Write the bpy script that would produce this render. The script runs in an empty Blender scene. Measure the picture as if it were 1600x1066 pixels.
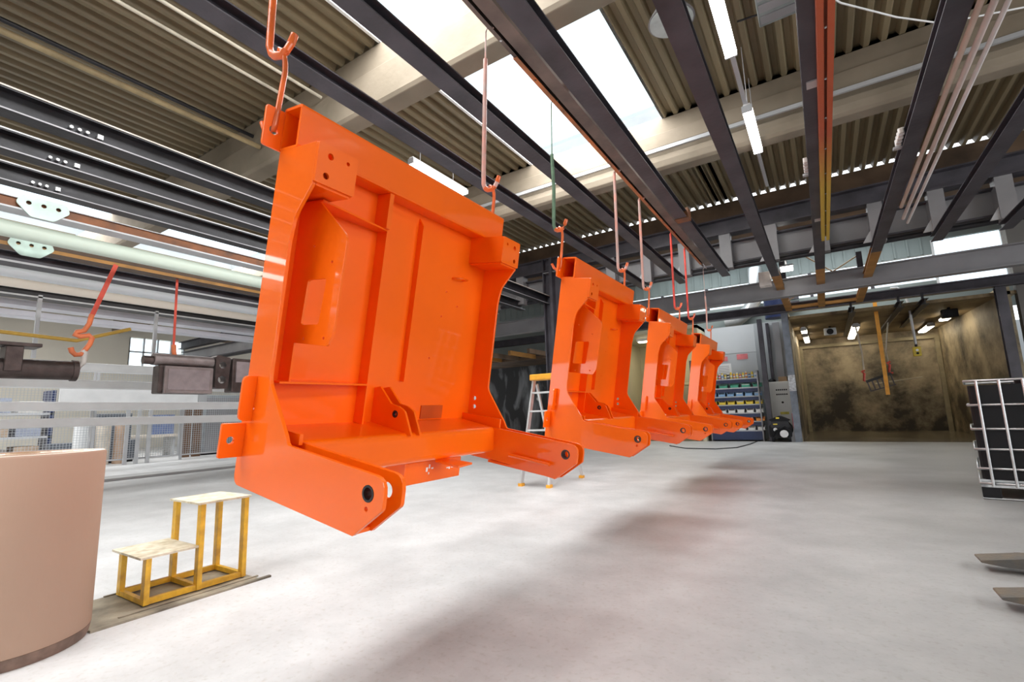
import bpy, math, random
from mathutils import Vector, Matrix
from mathutils.geometry import tessellate_polygon
random.seed(7)
S = bpy.context.scene
COL = S.collection
# ------------------------------------------------------------------ camera
cam = bpy.data.objects.new('camera', bpy.data.cameras.new('camera'))
COL.objects.link(cam)
rot = Matrix(((0.83821014, 0.10781067, 0.53458454), (0.54440345, -0.10776966, -0.83187174), (-0.03207266, 0.98831299, -0.14902613)))
M4 = rot.to_4x4(); M4.translation = Vector((0, 0, 1.0))
cam.matrix_world = M4
cam.data.sensor_width = 36.0
cam.data.lens = 748.741 / 1600 * 36.0
cam.data.clip_start = 0.02
S.camera = cam
# ------------------------------------------------------------------ world, light, exposure
W = bpy.data.worlds.new('world'); S.world = W; W.use_nodes = True
bg = W.node_tree.nodes['Background']
bg.inputs[0].default_value = (0.93, 0.97, 1.0, 1); bg.inputs[1].default_value = 2.2
S.view_settings.view_transform = 'Standard'; S.view_settings.look = 'None'
S.view_settings.gamma = 1.0; S.view_settings.use_curve_mapping = False
S.view_settings.exposure = 0.0
S.cycles.max_bounces = 8; S.cycles.diffuse_bounces = 5; S.cycles.glossy_bounces = 4
S.cycles.sample_clamp_indirect = 6.0
S.cycles.caustics_reflective = False; S.cycles.caustics_refractive = False
SKYL = 10.5        # radiance of the daylight that comes through the roof lights
def daylight(name, x0, x1, y0, y1, z, rad=SKYL, color=(1, .985, .96), rot=None):
    L = bpy.data.lights.new(name, 'AREA'); L.shape = 'RECTANGLE'
    L.size = x1 - x0; L.size_y = y1 - y0
    L.energy = rad * math.pi * L.size * L.size_y
    L.color = color
    o = bpy.data.objects.new(name, L); COL.objects.link(o)
    o.location = ((x0 + x1) / 2, (y0 + y1) / 2, z)
    if rot: o.rotation_euler = rot
    return o
for i, (a, b) in enumerate(((-4.5, -1.86), (-16.2, -13.6), (-20.1, -18.2), (7.2, 9.84))):  # the last strip is an unseen roof light, added to fill the shadows
    for j, (c, d) in enumerate(((-11.0, 3.95), (4.3, 7.95))):
        daylight('daylight', a, b, c, d, 6.04, SKYL if i in (0, 3) else SKYL * .85)
daylight('daylight', -5.0, 3.0, 13.6, 15.6, 5.86, 4.5)
# fill lights added at an unseen gate and window row made up for them
g = daylight('gate_fill_light', 0, 4.4, 0, 11.0, 0, 4.0, (.98, .99, 1)); g.location = (11.9, 3.5, 2.25); g.rotation_euler = (0, math.radians(90), 0)
g = daylight('window_daylight', 0, 18.2, 0, 2.4, 0, 3.0, (.98, .99, 1)); g.location = (-5.0, -18.16, 2.6); g.rotation_euler = (math.radians(90), 0, 0)

# ------------------------------------------------------------------ mesh helper
def rnd(pts, rad, n=4):
    """round the corners of a 2-D outline; rad = one radius or one per corner"""
    out = []; N = len(pts)
    for i, p in enumerate(pts):
        r = rad[i] if isinstance(rad, (list, tuple)) else rad
        if r <= 0: out.append(tuple(p)); continue
        p = Vector(p); a = Vector(pts[i - 1]) - p; b = Vector(pts[(i + 1) % N]) - p
        la, lb = a.length, b.length; a.normalize(); b.normalize()
        ang = a.angle(b); t = min(r / math.tan(ang / 2), la * .49, lb * .49)
        A = p + a * t; B = p + b * t
        for k in range(n + 1):
            s = k / n
            out.append(tuple((1 - s) ** 2 * A + 2 * s * (1 - s) * p + s * s * B))
    return out
def circ(cx, cy, r, n=14):
    return [(cx + r * math.cos(2 * math.pi * k / n), cy + r * math.sin(2 * math.pi * k / n)) for k in range(n)]

class MB:
    def __init__(s): s.v = []; s.f = []; s.sm = []
    def add(s, vs, fs, smooth=False):
        n = len(s.v); s.v += [tuple(x) for x in vs]
        for f in fs: s.f.append(tuple(n + i for i in f)); s.sm.append(smooth)
        return s
    def box(s, x0, x1, y0, y1, z0, z1):
        return s.add([(x0, y0, z0), (x1, y0, z0), (x1, y1, z0), (x0, y1, z0), (x0, y0, z1), (x1, y0, z1), (x1, y1, z1), (x0, y1, z1)],
                     [(0, 3, 2, 1), (4, 5, 6, 7), (0, 1, 5, 4), (1, 2, 6, 5), (2, 3, 7, 6), (3, 0, 4, 7)])
    def bar(s, p, q, w, h=None, up=(0, 0, 1)):
        h = h or w; p = Vector(p); q = Vector(q); d = (q - p).normalized(); u = Vector(up)
        if abs(d.dot(u)) > .98: u = Vector((1, 0, 0))
        a = d.cross(u).normalized() * w / 2; b = a.cross(d).normalized() * h / 2
        vs = [c + i * a + j * b for c in (p, q) for i, j in ((-1, -1), (1, -1), (1, 1), (-1, 1))]
        return s.add(vs, [(0, 1, 2, 3), (7, 6, 5, 4), (0, 4, 5, 1), (1, 5, 6, 2), (2, 6, 7, 3), (3, 7, 4, 0)])
    def prism(s, axis, out, a0, a1, holes=()):
        loops = [list(out)] + [list(h) for h in holes]
        flat = [p for l in loops for p in l]
        tris = tessellate_polygon([[Vector((p[0], p[1], 0)) for p in l] for l in loops])
        def P(p, a):
            return (a, p[0], p[1]) if axis == 'x' else ((p[0], a, p[1]) if axis == 'y' else (p[0], p[1], a))
        n = len(flat)
        vs = [P(p, a0) for p in flat] + [P(p, a1) for p in flat]
        fs = []
        for t in tris:
            fs.append((t[0], t[1], t[2])); fs.append((t[2] + n, t[1] + n, t[0] + n))
        k = 0
        for l in loops:
            m = len(l)
            for i in range(m):
                j = (i + 1) % m
                fs.append((k + i, k + j, k + j + n, k + i + n))
            k += m
        s.add(vs, fs); s.fix = True
        return s
    def tube(s, path, r, n=8, smooth=True):
        P = [Vector(p) for p in path]; rings = []
        ref = Vector((0.13, 0.21, 1)).normalized()
        for i, p in enumerate(P):
            d = ((P[i + 1] if i + 1 < len(P) else p) - (P[i - 1] if i else p)).normalized()
            if abs(d.dot(ref)) > .97: ref = Vector((1, .2, .1)).normalized()
            a = d.cross(ref).normalized(); b = d.cross(a).normalized(); ref = -(a.cross(d)) if False else ref
            rr = r[i] if isinstance(r, (list, tuple)) else r
            rings.append([p + (a * math.cos(2 * math.pi * k / n) + b * math.sin(2 * math.pi * k / n)) * rr for k in range(n)])
        vs = [q for R in rings for q in R]; fs = []
        for i in range(len(P) - 1):
            for k in range(n):
                j = (k + 1) % n
                fs.append((i * n + k, i * n + j, i * n + n + j, i * n + n + k))
        s.add(vs, fs, smooth)
        s.add(rings[0], [tuple(range(n))[::-1]]); s.add(rings[-1], [tuple(range(n))])
        s.fix = True
        return s
    def cyl(s, p, q, r, n=16, r2=None): return s.tube([p, q], [r, r if r2 is None else r2], n)
    def ibeam(s, axis, c, z, a0, a1, w=.15, h=.10, t=.012, tw=None):
        tw = tw or t
        o = [(-w/2, 0), (w/2, 0), (w/2, t), (tw/2, t), (tw/2, h - t), (w/2, h - t), (w/2, h), (-w/2, h), (-w/2, h - t), (-tw/2, h - t), (-tw/2, t), (-w/2, t)]
        return s.prism(axis, [(c + x, z + y) for x, y in o], a0, a1)
    def mesh(s, name):
        me = bpy.data.meshes.new(name); me.from_pydata(s.v, [], s.f)
        me.polygons.foreach_set('use_smooth', s.sm)
        if getattr(s, 'fix', False):
            import bmesh
            bm = bmesh.new(); bm.from_mesh(me); bmesh.ops.recalc_face_normals(bm, faces=bm.faces); bm.to_mesh(me); bm.free()
        me.update(); return me
def part(name, mb, m, parent=None, bevel=0, kind=None, label=None):
    me = mb if isinstance(mb, bpy.types.Mesh) else mb.mesh(name)
    if m is not None and not me.materials: me.materials.append(m)
    o = bpy.data.objects.new(name, me); COL.objects.link(o)
    if parent: o.parent = parent
    if bevel:
        b = o.modifiers.new('bevel', 'BEVEL'); b.width = bevel; b.segments = 2; b.limit_method = 'ANGLE'; b.angle_limit = .6
    if kind: o['kind'] = kind
    if label: o['label'] = label
    return o
def tag(o, label, cat, group=None):
    o['label'] = label; o['category'] = cat
    if group: o['group'] = group
    return o
def thing(name, label, cat, loc=(0, 0, 0), group=None):
    o = bpy.data.objects.new(name, None); COL.objects.link(o); o.location = loc; o.empty_display_size = .1
    return tag(o, label, cat, group)
def copy_tree(o, parent=None):
    c = o.copy(); COL.objects.link(c)
    if parent: c.parent = parent
    for ch in list(o.children): copy_tree(ch, c)
    return c
def struct(name, mb, m, parent=None, bevel=0):
    return part(name, mb, m, parent, bevel, kind='structure')

# ------------------------------------------------------------------ materials
MATS = {}
def mat(name, col, rough=.5, metal=0, var=.12, scale=6, bump=0, coat=0, col2=None, spec=.5, bscale=None, stretch=None):
    if name in MATS: return MATS[name]
    m = bpy.data.materials.new(name); m.use_nodes = True; MATS[name] = m
    N = m.node_tree.nodes; L = m.node_tree.links; b = N['Principled BSDF']
    b.inputs['Roughness'].default_value = rough; b.inputs['Metallic'].default_value = metal
    b.inputs['Coat Weight'].default_value = coat; b.inputs['Coat Roughness'].default_value = .04
    b.inputs['Specular IOR Level'].default_value = spec
    tc = N.new('ShaderNodeTexCoord'); mp = N.new('ShaderNodeMapping')
    if stretch: mp.inputs['Scale'].default_value = stretch
    L.new(tc.outputs['Object'], mp.inputs[0])
    n = N.new('ShaderNodeTexNoise'); n.inputs['Scale'].default_value = scale; n.inputs['Detail'].default_value = 5
    L.new(mp.outputs[0], n.inputs['Vector'])
    r = N.new('ShaderNodeValToRGB'); L.new(n.outputs['Fac'], r.inputs[0])
    c2 = col2 or tuple(c * (1 - var * 2) for c in col)
    c1 = tuple(min(1, c * (1 + var * .6)) for c in col)
    r.color_ramp.elements[0].position = .3; r.color_ramp.elements[1].position = .68
    r.color_ramp.elements[0].color = (*c2, 1); r.color_ramp.elements[1].color = (*c1, 1)
    L.new(r.outputs[0], b.inputs['Base Color'])
    if bump:
        n2 = N.new('ShaderNodeTexNoise'); n2.inputs['Scale'].default_value = bscale or scale * 8; n2.inputs['Detail'].default_value = 4
        L.new(mp.outputs[0], n2.inputs['Vector'])
        bp = N.new('ShaderNodeBump'); bp.inputs['Strength'].default_value = bump; bp.inputs['Distance'].default_value = .02
        L.new(n2.outputs['Fac'], bp.inputs['Height']); L.new(bp.outputs[0], b.inputs['Normal'])
    return m
def emis(name, col, st):
    if name in MATS: return MATS[name]
    m = bpy.data.materials.new(name); m.use_nodes = True; MATS[name] = m
    b = m.node_tree.nodes['Principled BSDF']
    b.inputs['Base Color'].default_value = (.8, .8, .8, 1)
    b.inputs['Emission Color'].default_value = (*col, 1); b.inputs['Emission Strength'].default_value = st
    return m
def glass(name, col=(.9, .95, .97), a=.25):
    if name in MATS: return MATS[name]
    m = bpy.data.materials.new(name); m.use_nodes = True; MATS[name] = m
    N = m.node_tree.nodes; L = m.node_tree.links
    N.remove(N['Principled BSDF'])
    t = N.new('ShaderNodeBsdfTransparent'); t.inputs[0].default_value = (*col, 1)
    g = N.new('ShaderNodeBsdfGlossy'); g.inputs['Roughness'].default_value = .05
    mx = N.new('ShaderNodeMixShader'); mx.inputs[0].default_value = .08
    L.new(t.outputs[0], mx.inputs[1]); L.new(g.outputs[0], mx.inputs[2]); L.new(mx.outputs[0], N['Material Output'].inputs[0])
    return m
ORANGE = mat('orange_paint', (.95, .138, .0006), .38, 0, .03, 2.5, .0, .7, spec=.25)
ORHOOK = mat('orange_hook_paint', (.80, .15, .03), .32, 0, .15, 9, .1, .3)
PINKHOOK = mat('pink_grey_hook_paint', (.62, .25, .19), .4, 0, .35, 7, .1, .2, col2=(.45, .40, .38))
REDHOOK = mat('red_hook_paint', (.75, .07, .05), .4, 0, .2, 9, .1, .2)
GREENWIRE = mat('green_wire_coat', (.14, .24, .15), .5, 0, .2, 12)
DARKST = mat('dark_grey_steel', (.078, .073, .088), .45, .25, .2, 3, .1)
BLKST = mat('black_steel', (.025, .025, .03), .4, .2, .25, 4, .1)
GREYST = mat('grey_steel', (.30, .295, .31), .45, .2, .12, 1.3, .08)
LTST = mat('light_grey_steel', (.52, .53, .55), .4, .15, .08, 2)
WHITE = mat('white_paint', (.87, .88, .89), .4, 0, .04, 3)
OCHRE = mat('orange_primer', (.42, .20, .05), .5, 0, .15, 3, .1)
RUSTTR = mat('rust_brown_track', (.22, .075, .022), .5, .1, .3, 4, .1, col2=(.09, .04, .02))
YEL = mat('yellow_paint', (.78, .46, .02), .45, 0, .12, 14, .15, col2=(.5, .27, .02))
CHROME = mat('zinc_steel', (.66, .67, .68), .28, .85, .08, 12)
ALU = mat('aluminium', (.75, .76, .77), .35, .7, .05, 10)
BLACK = mat('black_plastic', (.009, .009, .011), .5, 0, .1, 5, spec=.25)
DECK = mat('beige_roof_sheet', (.25, .20, .12), .5, 0, .22, .6, .0, col2=(.15, .12, .072), stretch=(3, .35, 1))
CONC = mat('beam_concrete', (.30, .25, .19), .8, 0, .1, 1.2, .25, col2=(.20, .165, .12))
BROWNB = mat('brown_fascia', (.16, .10, .06), .7, 0, .3, 1.5, .2)
CLAD = mat('teal_grey_cladding', (.27, .315, .31), .5, 0, .08, .8)
GREYCLAD = mat('grey_wall_cladding', (.42, .44, .46), .5, 0, .07, .7)
BEIGEW = mat('beige_wall', (.66, .62, .54), .7, 0, .06, .3, .1)
BLUEN = mat('navy_shelf_paint', (.018, .032, .10), .4, 0, .1, 4)
GLOWTUBE = emis('lit_tube', (1, .97, .90), 9.0)
WARMTUBE = emis('warm_lit_tube', (1, .90, .70), 11.0)
PANE = glass('window_glass')

# ------------------------------------------------------------------ floor
def floor_mat():
    m = mat('concrete_floor', (.60, .605, .61), .42, 0, .04, .5)
    N = m.node_tree.nodes; L = m.node_tree.links; b = N['Principled BSDF']
    tc = N['Texture Coordinate']; base = N['Color Ramp']
    base.color_ramp.elements[0].color = (.50, .505, .51, 1); base.color_ramp.elements[1].color = (.60, .60, .605, 1)
    n = N.new('ShaderNodeTexNoise'); n.inputs['Scale'].default_value = 2.3; n.inputs['Detail'].default_value = 9; n.inputs['Roughness'].default_value = .7
    L.new(tc.outputs['Object'], n.inputs['Vector'])
    r = N.new('ShaderNodeValToRGB'); r.color_ramp.elements[0].position = .35; r.color_ramp.elements[1].position = .62
    r.color_ramp.elements[0].color = (.80, .80, .80, 1); r.color_ramp.elements[1].color = (1, 1, 1, 1)
    L.new(n.outputs['Fac'], r.inputs[0])
    n3 = N.new('ShaderNodeTexNoise'); n3.inputs['Scale'].default_value = 38; n3.inputs['Detail'].default_value = 3
    L.new(tc.outputs['Object'], n3.inputs['Vector'])
    r3 = N.new('ShaderNodeValToRGB'); r3.color_ramp.elements[0].position = .25; r3.color_ramp.elements[1].position = .45
    r3.color_ramp.elements[0].color = (.86, .84, .80, 1); r3.color_ramp.elements[1].color = (1, 1, 1, 1)
    L.new(n3.outputs['Fac'], r3.inputs[0])
    prev = base.outputs[0]
    for q in (r, r3):
        mx = N.new('ShaderNodeMix'); mx.data_type = 'RGBA'; mx.blend_type = 'MULTIPLY'; mx.inputs[0].default_value = 1
        L.new(prev, mx.inputs[6]); L.new(q.outputs[0], mx.inputs[7]); prev = mx.outputs[2]
    sx = N.new('ShaderNodeSeparateXYZ'); L.new(tc.outputs['Object'], sx.inputs[0])  # noisy darkening toward the right stands in for dimmer light, painted into the colour
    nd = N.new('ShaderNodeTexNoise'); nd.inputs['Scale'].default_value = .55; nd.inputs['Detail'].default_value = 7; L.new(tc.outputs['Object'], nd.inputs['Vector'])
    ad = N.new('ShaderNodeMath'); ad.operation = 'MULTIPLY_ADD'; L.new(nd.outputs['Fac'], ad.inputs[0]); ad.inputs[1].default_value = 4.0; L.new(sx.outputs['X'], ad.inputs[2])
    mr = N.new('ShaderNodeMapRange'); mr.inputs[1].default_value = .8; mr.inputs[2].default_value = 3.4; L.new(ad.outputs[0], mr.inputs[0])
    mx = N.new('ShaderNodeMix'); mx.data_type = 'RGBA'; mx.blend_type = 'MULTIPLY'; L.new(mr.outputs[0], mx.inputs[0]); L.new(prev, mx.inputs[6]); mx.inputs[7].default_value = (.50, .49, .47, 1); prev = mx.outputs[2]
    L.new(prev, b.inputs['Base Color'])
    rr = N.new('ShaderNodeMapRange'); rr.inputs[3].default_value = .32; rr.inputs[4].default_value = .58
    L.new(n.outputs['Fac'], rr.inputs[0]); L.new(rr.outputs[0], b.inputs['Roughness'])
    return m
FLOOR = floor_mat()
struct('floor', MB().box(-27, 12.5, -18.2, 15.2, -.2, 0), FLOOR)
struct('trim_1', MB().box(-11.75, -11.15, -2, 12, 0, .05), mat('kerb_concrete', (.40, .40, .40), .7, 0, .1, 1.5, .1), bevel=.01)   # kerb in front of the fence

# ------------------------------------------------------------------ roof: corrugated sheets between concrete beams
BAYS = ((-18, 3.97), (4.22, 7.97), (8.22, 12.45))
def sheet_mesh(y0, y1):
    mb = MB(); pitch = .204; prof = []
    for k in range(5):
        x = k * pitch
        prof += [(x, 0), (x + .062, 0), (x + .098, .085), (x + .168, .085)]
    prof.append((5 * pitch, 0))
    top = [(x, z + .012) for x, z in prof[::-1]]
    return mb.prism('y', prof + top, y0, y1).mesh('roof_sheet')
mb = MB()
for a, b in ((-26, -20.14), (-18.16, -16.24), (-13.56, -4.54), (-1.82, 7.16), (9.88, 12.2)): mb.box(a, b, -18, 12.6, 6.2, 6.3)
mb.box(-26, 12.2, -18, -16.04, 6.2, 6.3).box(-26, 12.2, 8.2, 12.6, 6.2, 6.3)
ceiling = struct('ceiling', mb, DECK)
for (y0, y1) in BAYS:
    me = sheet_mesh(y0, y1); me.materials.append(DECK)
    xs = [-1.86 + 1.02 * i for i in range(14) if not (y0 < 8 and 7 < -1.86 + 1.02 * i + .5 < 10)] + [-4.5 - 1.02 * (i + 1) for i in range(9)] + [-16.2 - 1.0 * (i + 1) for i in range(2)] + [-20.1 - 1.02 * (i + 1) for i in range(6)]
    if y0 > 8: xs += [-4.5 + 1.02 * i for i in range(3)] + [-16.2 + 1.02 * i for i in range(3)] + [-20.1 + 1.02 * i for i in range(2)]
    for x in xs:
        o = part('roof_sheet', me, None, ceiling); o.location = (x, 0, 6.0)
# roof lights: upstand frame and milky panes
w_i = 1
for (a, b) in ((-4.5, -1.86), (-16.2, -13.6), (-20.1, -18.2), (7.2, 9.84)):  # the last one is out of view, added to hold its fill light
    w = struct('window_%d' % w_i, MB().box(a - .04, a, -16, 8, 6.0, 6.3).box(b, b + .04, -16, 8, 6.0, 6.3).box(a, b, -16.04, -16, 6, 6.3).box(a, b, 7.97, 8.2, 6.0, 6.3), WHITE); w_i += 1
    for k in range(12):
        part('pane', MB().box(a, b, -16 + k * 2.0 + .01, -16 + (k + 1) * 2.0 - .01, 6.22, 6.24), PANE, w)
def beam(y, nm='roof_beam'):
    o = [(y, 6.0), (y, 5.73), (y - .05, 5.72), (y - .05, 5.47), (y + .05, 5.44), (y + .05, 5.35), (y - .05, 5.31), (y - .07, 5.20), (y - .05, 5.10), (y, 5.06),
         (y + .22, 5.06), (y + .27, 5.10), (y + .29, 5.2), (y + .27, 5.31), (y + .17, 5.35), (y + .17, 5.44), (y + .27, 5.47), (y + .27, 5.72), (y + .22, 5.73), (y + .22, 6.0)]
    return struct(nm, MB().prism('x', o, -26, 12), CONC, bevel=.01)
beam(7.97)
def beam1(y):
    o = [(y, 6.0), (y, 5.62), (y - .05, 5.60), (y - .05, 5.11), (y - .02, 5.06), (y + .23, 5.06), (y + .27, 5.11), (y + .27, 5.60), (y + .22, 5.62), (y + .22, 6.0)]
    return struct('roof_beam', MB().prism('x', o, -26, 12), CONC, bevel=.01)
beam1(3.97); beam1(-.1); beam1(-4.2); beam1(-8.3); beam1(-12.4)
# fascia beam under the end of the deck, with daylight showing over it between the ribs
struct('roof_beam', MB().box(-26, 12, 12.45, 12.75, 5.12, 6.015), BROWNB, bevel=.01)
# lower roof beyond it
mb = MB().box(-26, 12, 12.75, 13.6, 5.90, 5.96).box(-26, 12, 17.2, 17.75, 5.90, 5.96).box(-26, -5.0, 13.6, 17.2, 5.90, 5.96).box(3.0, 12, 13.6, 17.2, 5.90, 5.96)
struct('roof_slab', mb, BROWNB)
wn = struct('window_21', MB().box(-5.0, 3.0, 13.56, 13.6, 5.88, 6.05).box(-5.0, 3.0, 17.2, 17.24, 5.88, 6.05), WHITE)
for k in range(5): part('pane', MB().box(-5 + k * 1.6 + .01, -3.4 + k * 1.6 - .01, 13.6, 17.2, 5.98, 6.0), PANE, wn)
# cable duct and bracket strips under beam 2
tag(part('cable_tray', MB().box(-12, 6.2, 7.86, 7.9, 5.37, 5.43), LTST), 'grey perforated cable tray in the groove of the concrete roof beam', 'cable tray')

# ------------------------------------------------------------------ walls
struct('wall_back', MB().box(-27, -14.1, -18.4, -18.2, -.2, 6.4).box(4.22, 12.2, -18.4, -18.2, -.2, 6.4).box(-14.1, 4.22, -18.4, -18.2, -.2, 1.35).box(-14.1, 4.22, -18.4, -18.2, 3.85, 6.4), BEIGEW)
wn = struct('window_20', MB().box(-14.1, 4.22, -18.34, -18.28, 1.35, 1.41).box(-14.1, 4.22, -18.34, -18.28, 3.79, 3.85), LTST)  # unseen window row, added for the fill light behind the camera
for k in range(13): part('mullion', MB().box(-14.1 + k * 1.52, -14.04 + k * 1.52, -18.34, -18.28, 1.41, 3.79), LTST, wn)
for k in range(12): part('pane', MB().box(-14.04 + k * 1.52, -12.58 + k * 1.52, -18.32, -18.30, 1.41, 3.79), PANE, wn)
struct('wall_right', MB().box(12, 12.2, 9.1, 22.2, -.2, 6.4).box(12, 12.2, -18.2, -2.1, -.2, 6.4).box(12, 12.2, -2.1, 9.1, 4.5, 6.4), mat('dark_wall', (.16, .15, .14), .7, 0, .2, .6))
struct('added_gate', MB().box(12.02, 12.16, 9.0, 9.1, 0, 4.5).box(12.02, 12.16, -2.1, -2.0, 0, 4.5).box(12.02, 12.16, -2.0, 9.0, 4.45, 4.55), DARKST)  # frame of the unseen gate that was added for the side fill light
# wall_left (far side of the hall) with a paned window
wl = struct('wall_left', MB().box(-26.3, -26, -18.2, 8.6, -.2, 6.4).box(-26.3, -26, 10.8, 22.2, -.2, 6.4).box(-26.3, -26, 8.6, 10.8, -.2, 3.68).box(-26.3, -26, 8.6, 10.8, 4.95, 6.4), BEIGEW)
wn = struct('window_%d' % w_i, MB().box(-26.1, -26, 8.6, 10.8, 4.28, 4.34), LTST); w_i += 1
for k in range(5): part('mullion', MB().box(-26.1, -26, 8.58 + k * .55, 8.63 + k * .55, 3.68, 4.95), LTST, wn)
for k in range(4):
    for j in range(2): part('pane', MB().box(-26.07, -26.05, 8.63 + k * .55, 9.13 + k * .55, 3.70 + j * .64, 4.28 + j * .66), PANE, wn)
# far end wall above the booths, with two window bands
struct('wall_front', MB().box(-27, 12.2, 22.0, 22.2, -.2, 3.5), GREYCLAD)
fy = 17.6
ZB = ((4.33, 4.48), (4.86, 5.11))
wf = struct('wall_front_upper', MB().box(-26, -6.2, fy, fy + .12, 3.4, 5.95).box(-6.2, 3.0, fy, fy + .12, 3.4, 4.33).box(-6.2, 3.0, fy, fy + .12, 4.48, 4.86).box(-6.2, 3.0, fy, fy + .12, 5.11, 5.95)
            .box(3.0, 4.5, fy, fy + .12, 3.4, 4.14).box(3.0, 4.5, fy, fy + .12, 5.5, 5.95).box(4.5, 12, fy, fy + .12, 3.4, 5.95), CLAD)
for i in range(60): part('cladding_rib', MB().box(-14.95 + i * .3, -14.9 + i * .3, fy - .03, fy, 4.5, 4.84), CLAD, wf)
for i in range(60): part('cladding_rib', MB().box(-14.95 + i * .3, -14.9 + i * .3, fy - .03, fy, 5.13, 5.94), CLAD, wf)
for (z0, z1) in ZB:
    wn = struct('window_%d' % w_i, MB().box(-6.2, 3.0, fy + .02, fy + .06, z0 - .02, z0 + .02).box(-6.2, 3.0, fy + .02, fy + .06, z1 - .02, z1 + .02), WHITE); w_i += 1
    x = -6.2
    while x < 2.9:
        part('pane', MB().box(x + .05, x + 1.5, fy + .06, fy + .075, z0, z1), PANE, wn)
        part('mullion', MB().box(x - .04, x + .05, fy, fy + .08, z0, z1), DARKST, wn)
        x += 1.55
wn = struct('window_%d' % w_i, MB().box(3.0, 3.06, fy, fy + .08, 4.14, 5.5).box(4.44, 4.5, fy, fy + .08, 4.14, 5.5).box(3.0, 4.5, fy, fy + .08, 4.80, 4.86), WHITE); w_i += 1
for z0, z1 in ((4.14, 4.8), (4.86, 5.5)): part('pane', MB().box(3.06, 4.44, fy + .04, fy + .05, z0, z1), PANE, wn)

# ------------------------------------------------------------------ steel frame: column, girders, lintel
colm = struct('steel_column', MB().box(-5.32, -5.29, 9.7, 9.95, 0, 4.6).box(-4.88, -4.85, 9.7, 9.95, 0, 4.6).box(-5.29, -4.88, 9.81, 9.83, 0, 4.6).box(-5.12, -5.05, 9.66, 9.81, 0, 4.6), DARKST)
part('base_plate', MB().box(-5.5, -4.7, 9.55, 10.1, 0, .03), DARKST, colm)
part('stiffener', MB().box(-5.30, -4.86, 9.7, 9.95, 4.25, 4.27), GREYST, colm)
g1 = struct('steel_beam', MB().ibeam('x', 9.85, 4.30, -24, 6.4, .26, .32, .025), DARKST)
part('lower_web', MB().box(-24, 6.4, 9.98, 10.0, 3.76, 4.16), GREYST, g1)
part('lower_flange', MB().box(-24, 6.4, 9.86, 10.12, 3.73, 3.76).box(-24, 6.4, 9.86, 10.12, 4.16, 4.19), DARKST, g1)
for i in range(14):
    x = 3.38 - .78 * i
    if -5.4 < x < -4.5: continue
    part('hanger_stub', MB().box(x - .10, x + .10, 9.74, 9.96, 3.62, 4.30), GREYST, g1)
    part('gusset', MB().prism('y', [(x - .1, 3.64), (x - .22, 3.64), (x - .1, 3.84)], 9.76, 9.78), LTST, g1)
part('tie_tube', MB().cyl((-24, 9.92, 3.66), (6.3, 9.92, 3.66), .045, 8), BLKST, g1)
g2 = struct('steel_beam', MB().ibeam('x', 12.0, 3.34, -14, 6.4, .22, .40, .025), GREYST)
struct('door_lintel', MB().ibeam('x', 15.0, 3.50, -12, 4.2, .22, .24, .03), DARKST)

# ------------------------------------------------------------------ overhead rails
def rail(x, y1, label, m=DARKST, z=3.515, endm=None, ye=None, cat='rail'):
    t = thing('overhead_rail', label, cat, (x, 0, z))
    part('beam', MB().ibeam('y', 0, 0, -4, ye if ye else y1, .15, .10, .011), m, t)
    if endm: part('end_section', MB().ibeam('y', 0, 0, ye, y1, .15, .10, .011), endm, t)
    return t
def clamp(t, y):
    c_ = part('hanger_clamp', MB().box(-.06, .06, y - .05, y + .05, .10, .13).bar((.04, y, .05), (.04, y, .14), .02), LTST, t)
    for k in range(4): part('bolt', MB().cyl((.055, y - .28 + k * .06, .011), (.055, y - .28 + k * .06, .035), .013, 6), CHROME, c_)
RA = [rail(-2.945, 9.95, 'dark steel overhead rail running above the front orange frame'),
      rail(-2.18, 9.95, 'dark steel overhead rail crossing in front of the bright roof light'),
      rail(-1.36, 9.95, 'dark steel rail carrying the brown hook track'),
      rail(-.56, 14.95, 'dark rail with ochre end beside the hook track rail', endm=OCHRE, ye=10.6),
      rail(.19, 14.95, 'dark rail with ochre end beside the orange and yellow track', endm=OCHRE, ye=10.6),
      rail(1.0, 14.95, 'dark rail with ochre end beside three pale conduits', endm=OCHRE, ye=10.0),
      rail(1.78, 9.95, 'bare dark rail next to the rail with pale conduits'),
      rail(2.58, 9.95, 'outermost bare dark rail at the edge of the rail field')]
for t in RA: clamp(t, 9.78)
for y in (6.4,): part('splice_plate', MB().box(-.08, .10, y, y + .16, -.01, .13), RUSTTR, RA[2])
# the hook track beside rail C
TRK = (-1.62, 3.665)
t = thing('hook_track', 'brown slotted hook track with orange edge carrying all frame hooks', 'track', (TRK[0], 0, TRK[1]))
part('channel', MB().prism('y', [(-.08, 0), (-.05, 0), (-.05, .008), (-.07, .008), (-.07, .075), (.07, .075), (.07, .008), (-.026, .008), (-.026, 0), (.08, 0), (.08, .085), (-.08, .085)], -4, 9.5), mat('brown_track', (.20, .15, .13), .4, .3, .25, 3, .1), t)
part('painted_lip', MB().box(-.088, -.079, 2.8, 9.3, -.006, .05).box(-.079, -.05, 2.8, 9.3, -.006, -.001), mat('orange_overspray', (.55, .17, .05), .5, 0, .4, 5, .1, col2=(.3, .14, .07)), t, label='orange overspray on the lower lip')
for k in range(18): part('rivet', MB().cyl((-.064, .6 + k * .5, -.006), (-.064, .6 + k * .5, 0), .01, 6), CHROME, t)
part('bracket', MB().box(-.05, .20, 3.4, 3.5, .085, .10).box(-.05, .20, 7.4, 7.5, .085, .10).box(-.05, .20, .4, .5, .085, .10), RUSTTR, t)
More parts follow.
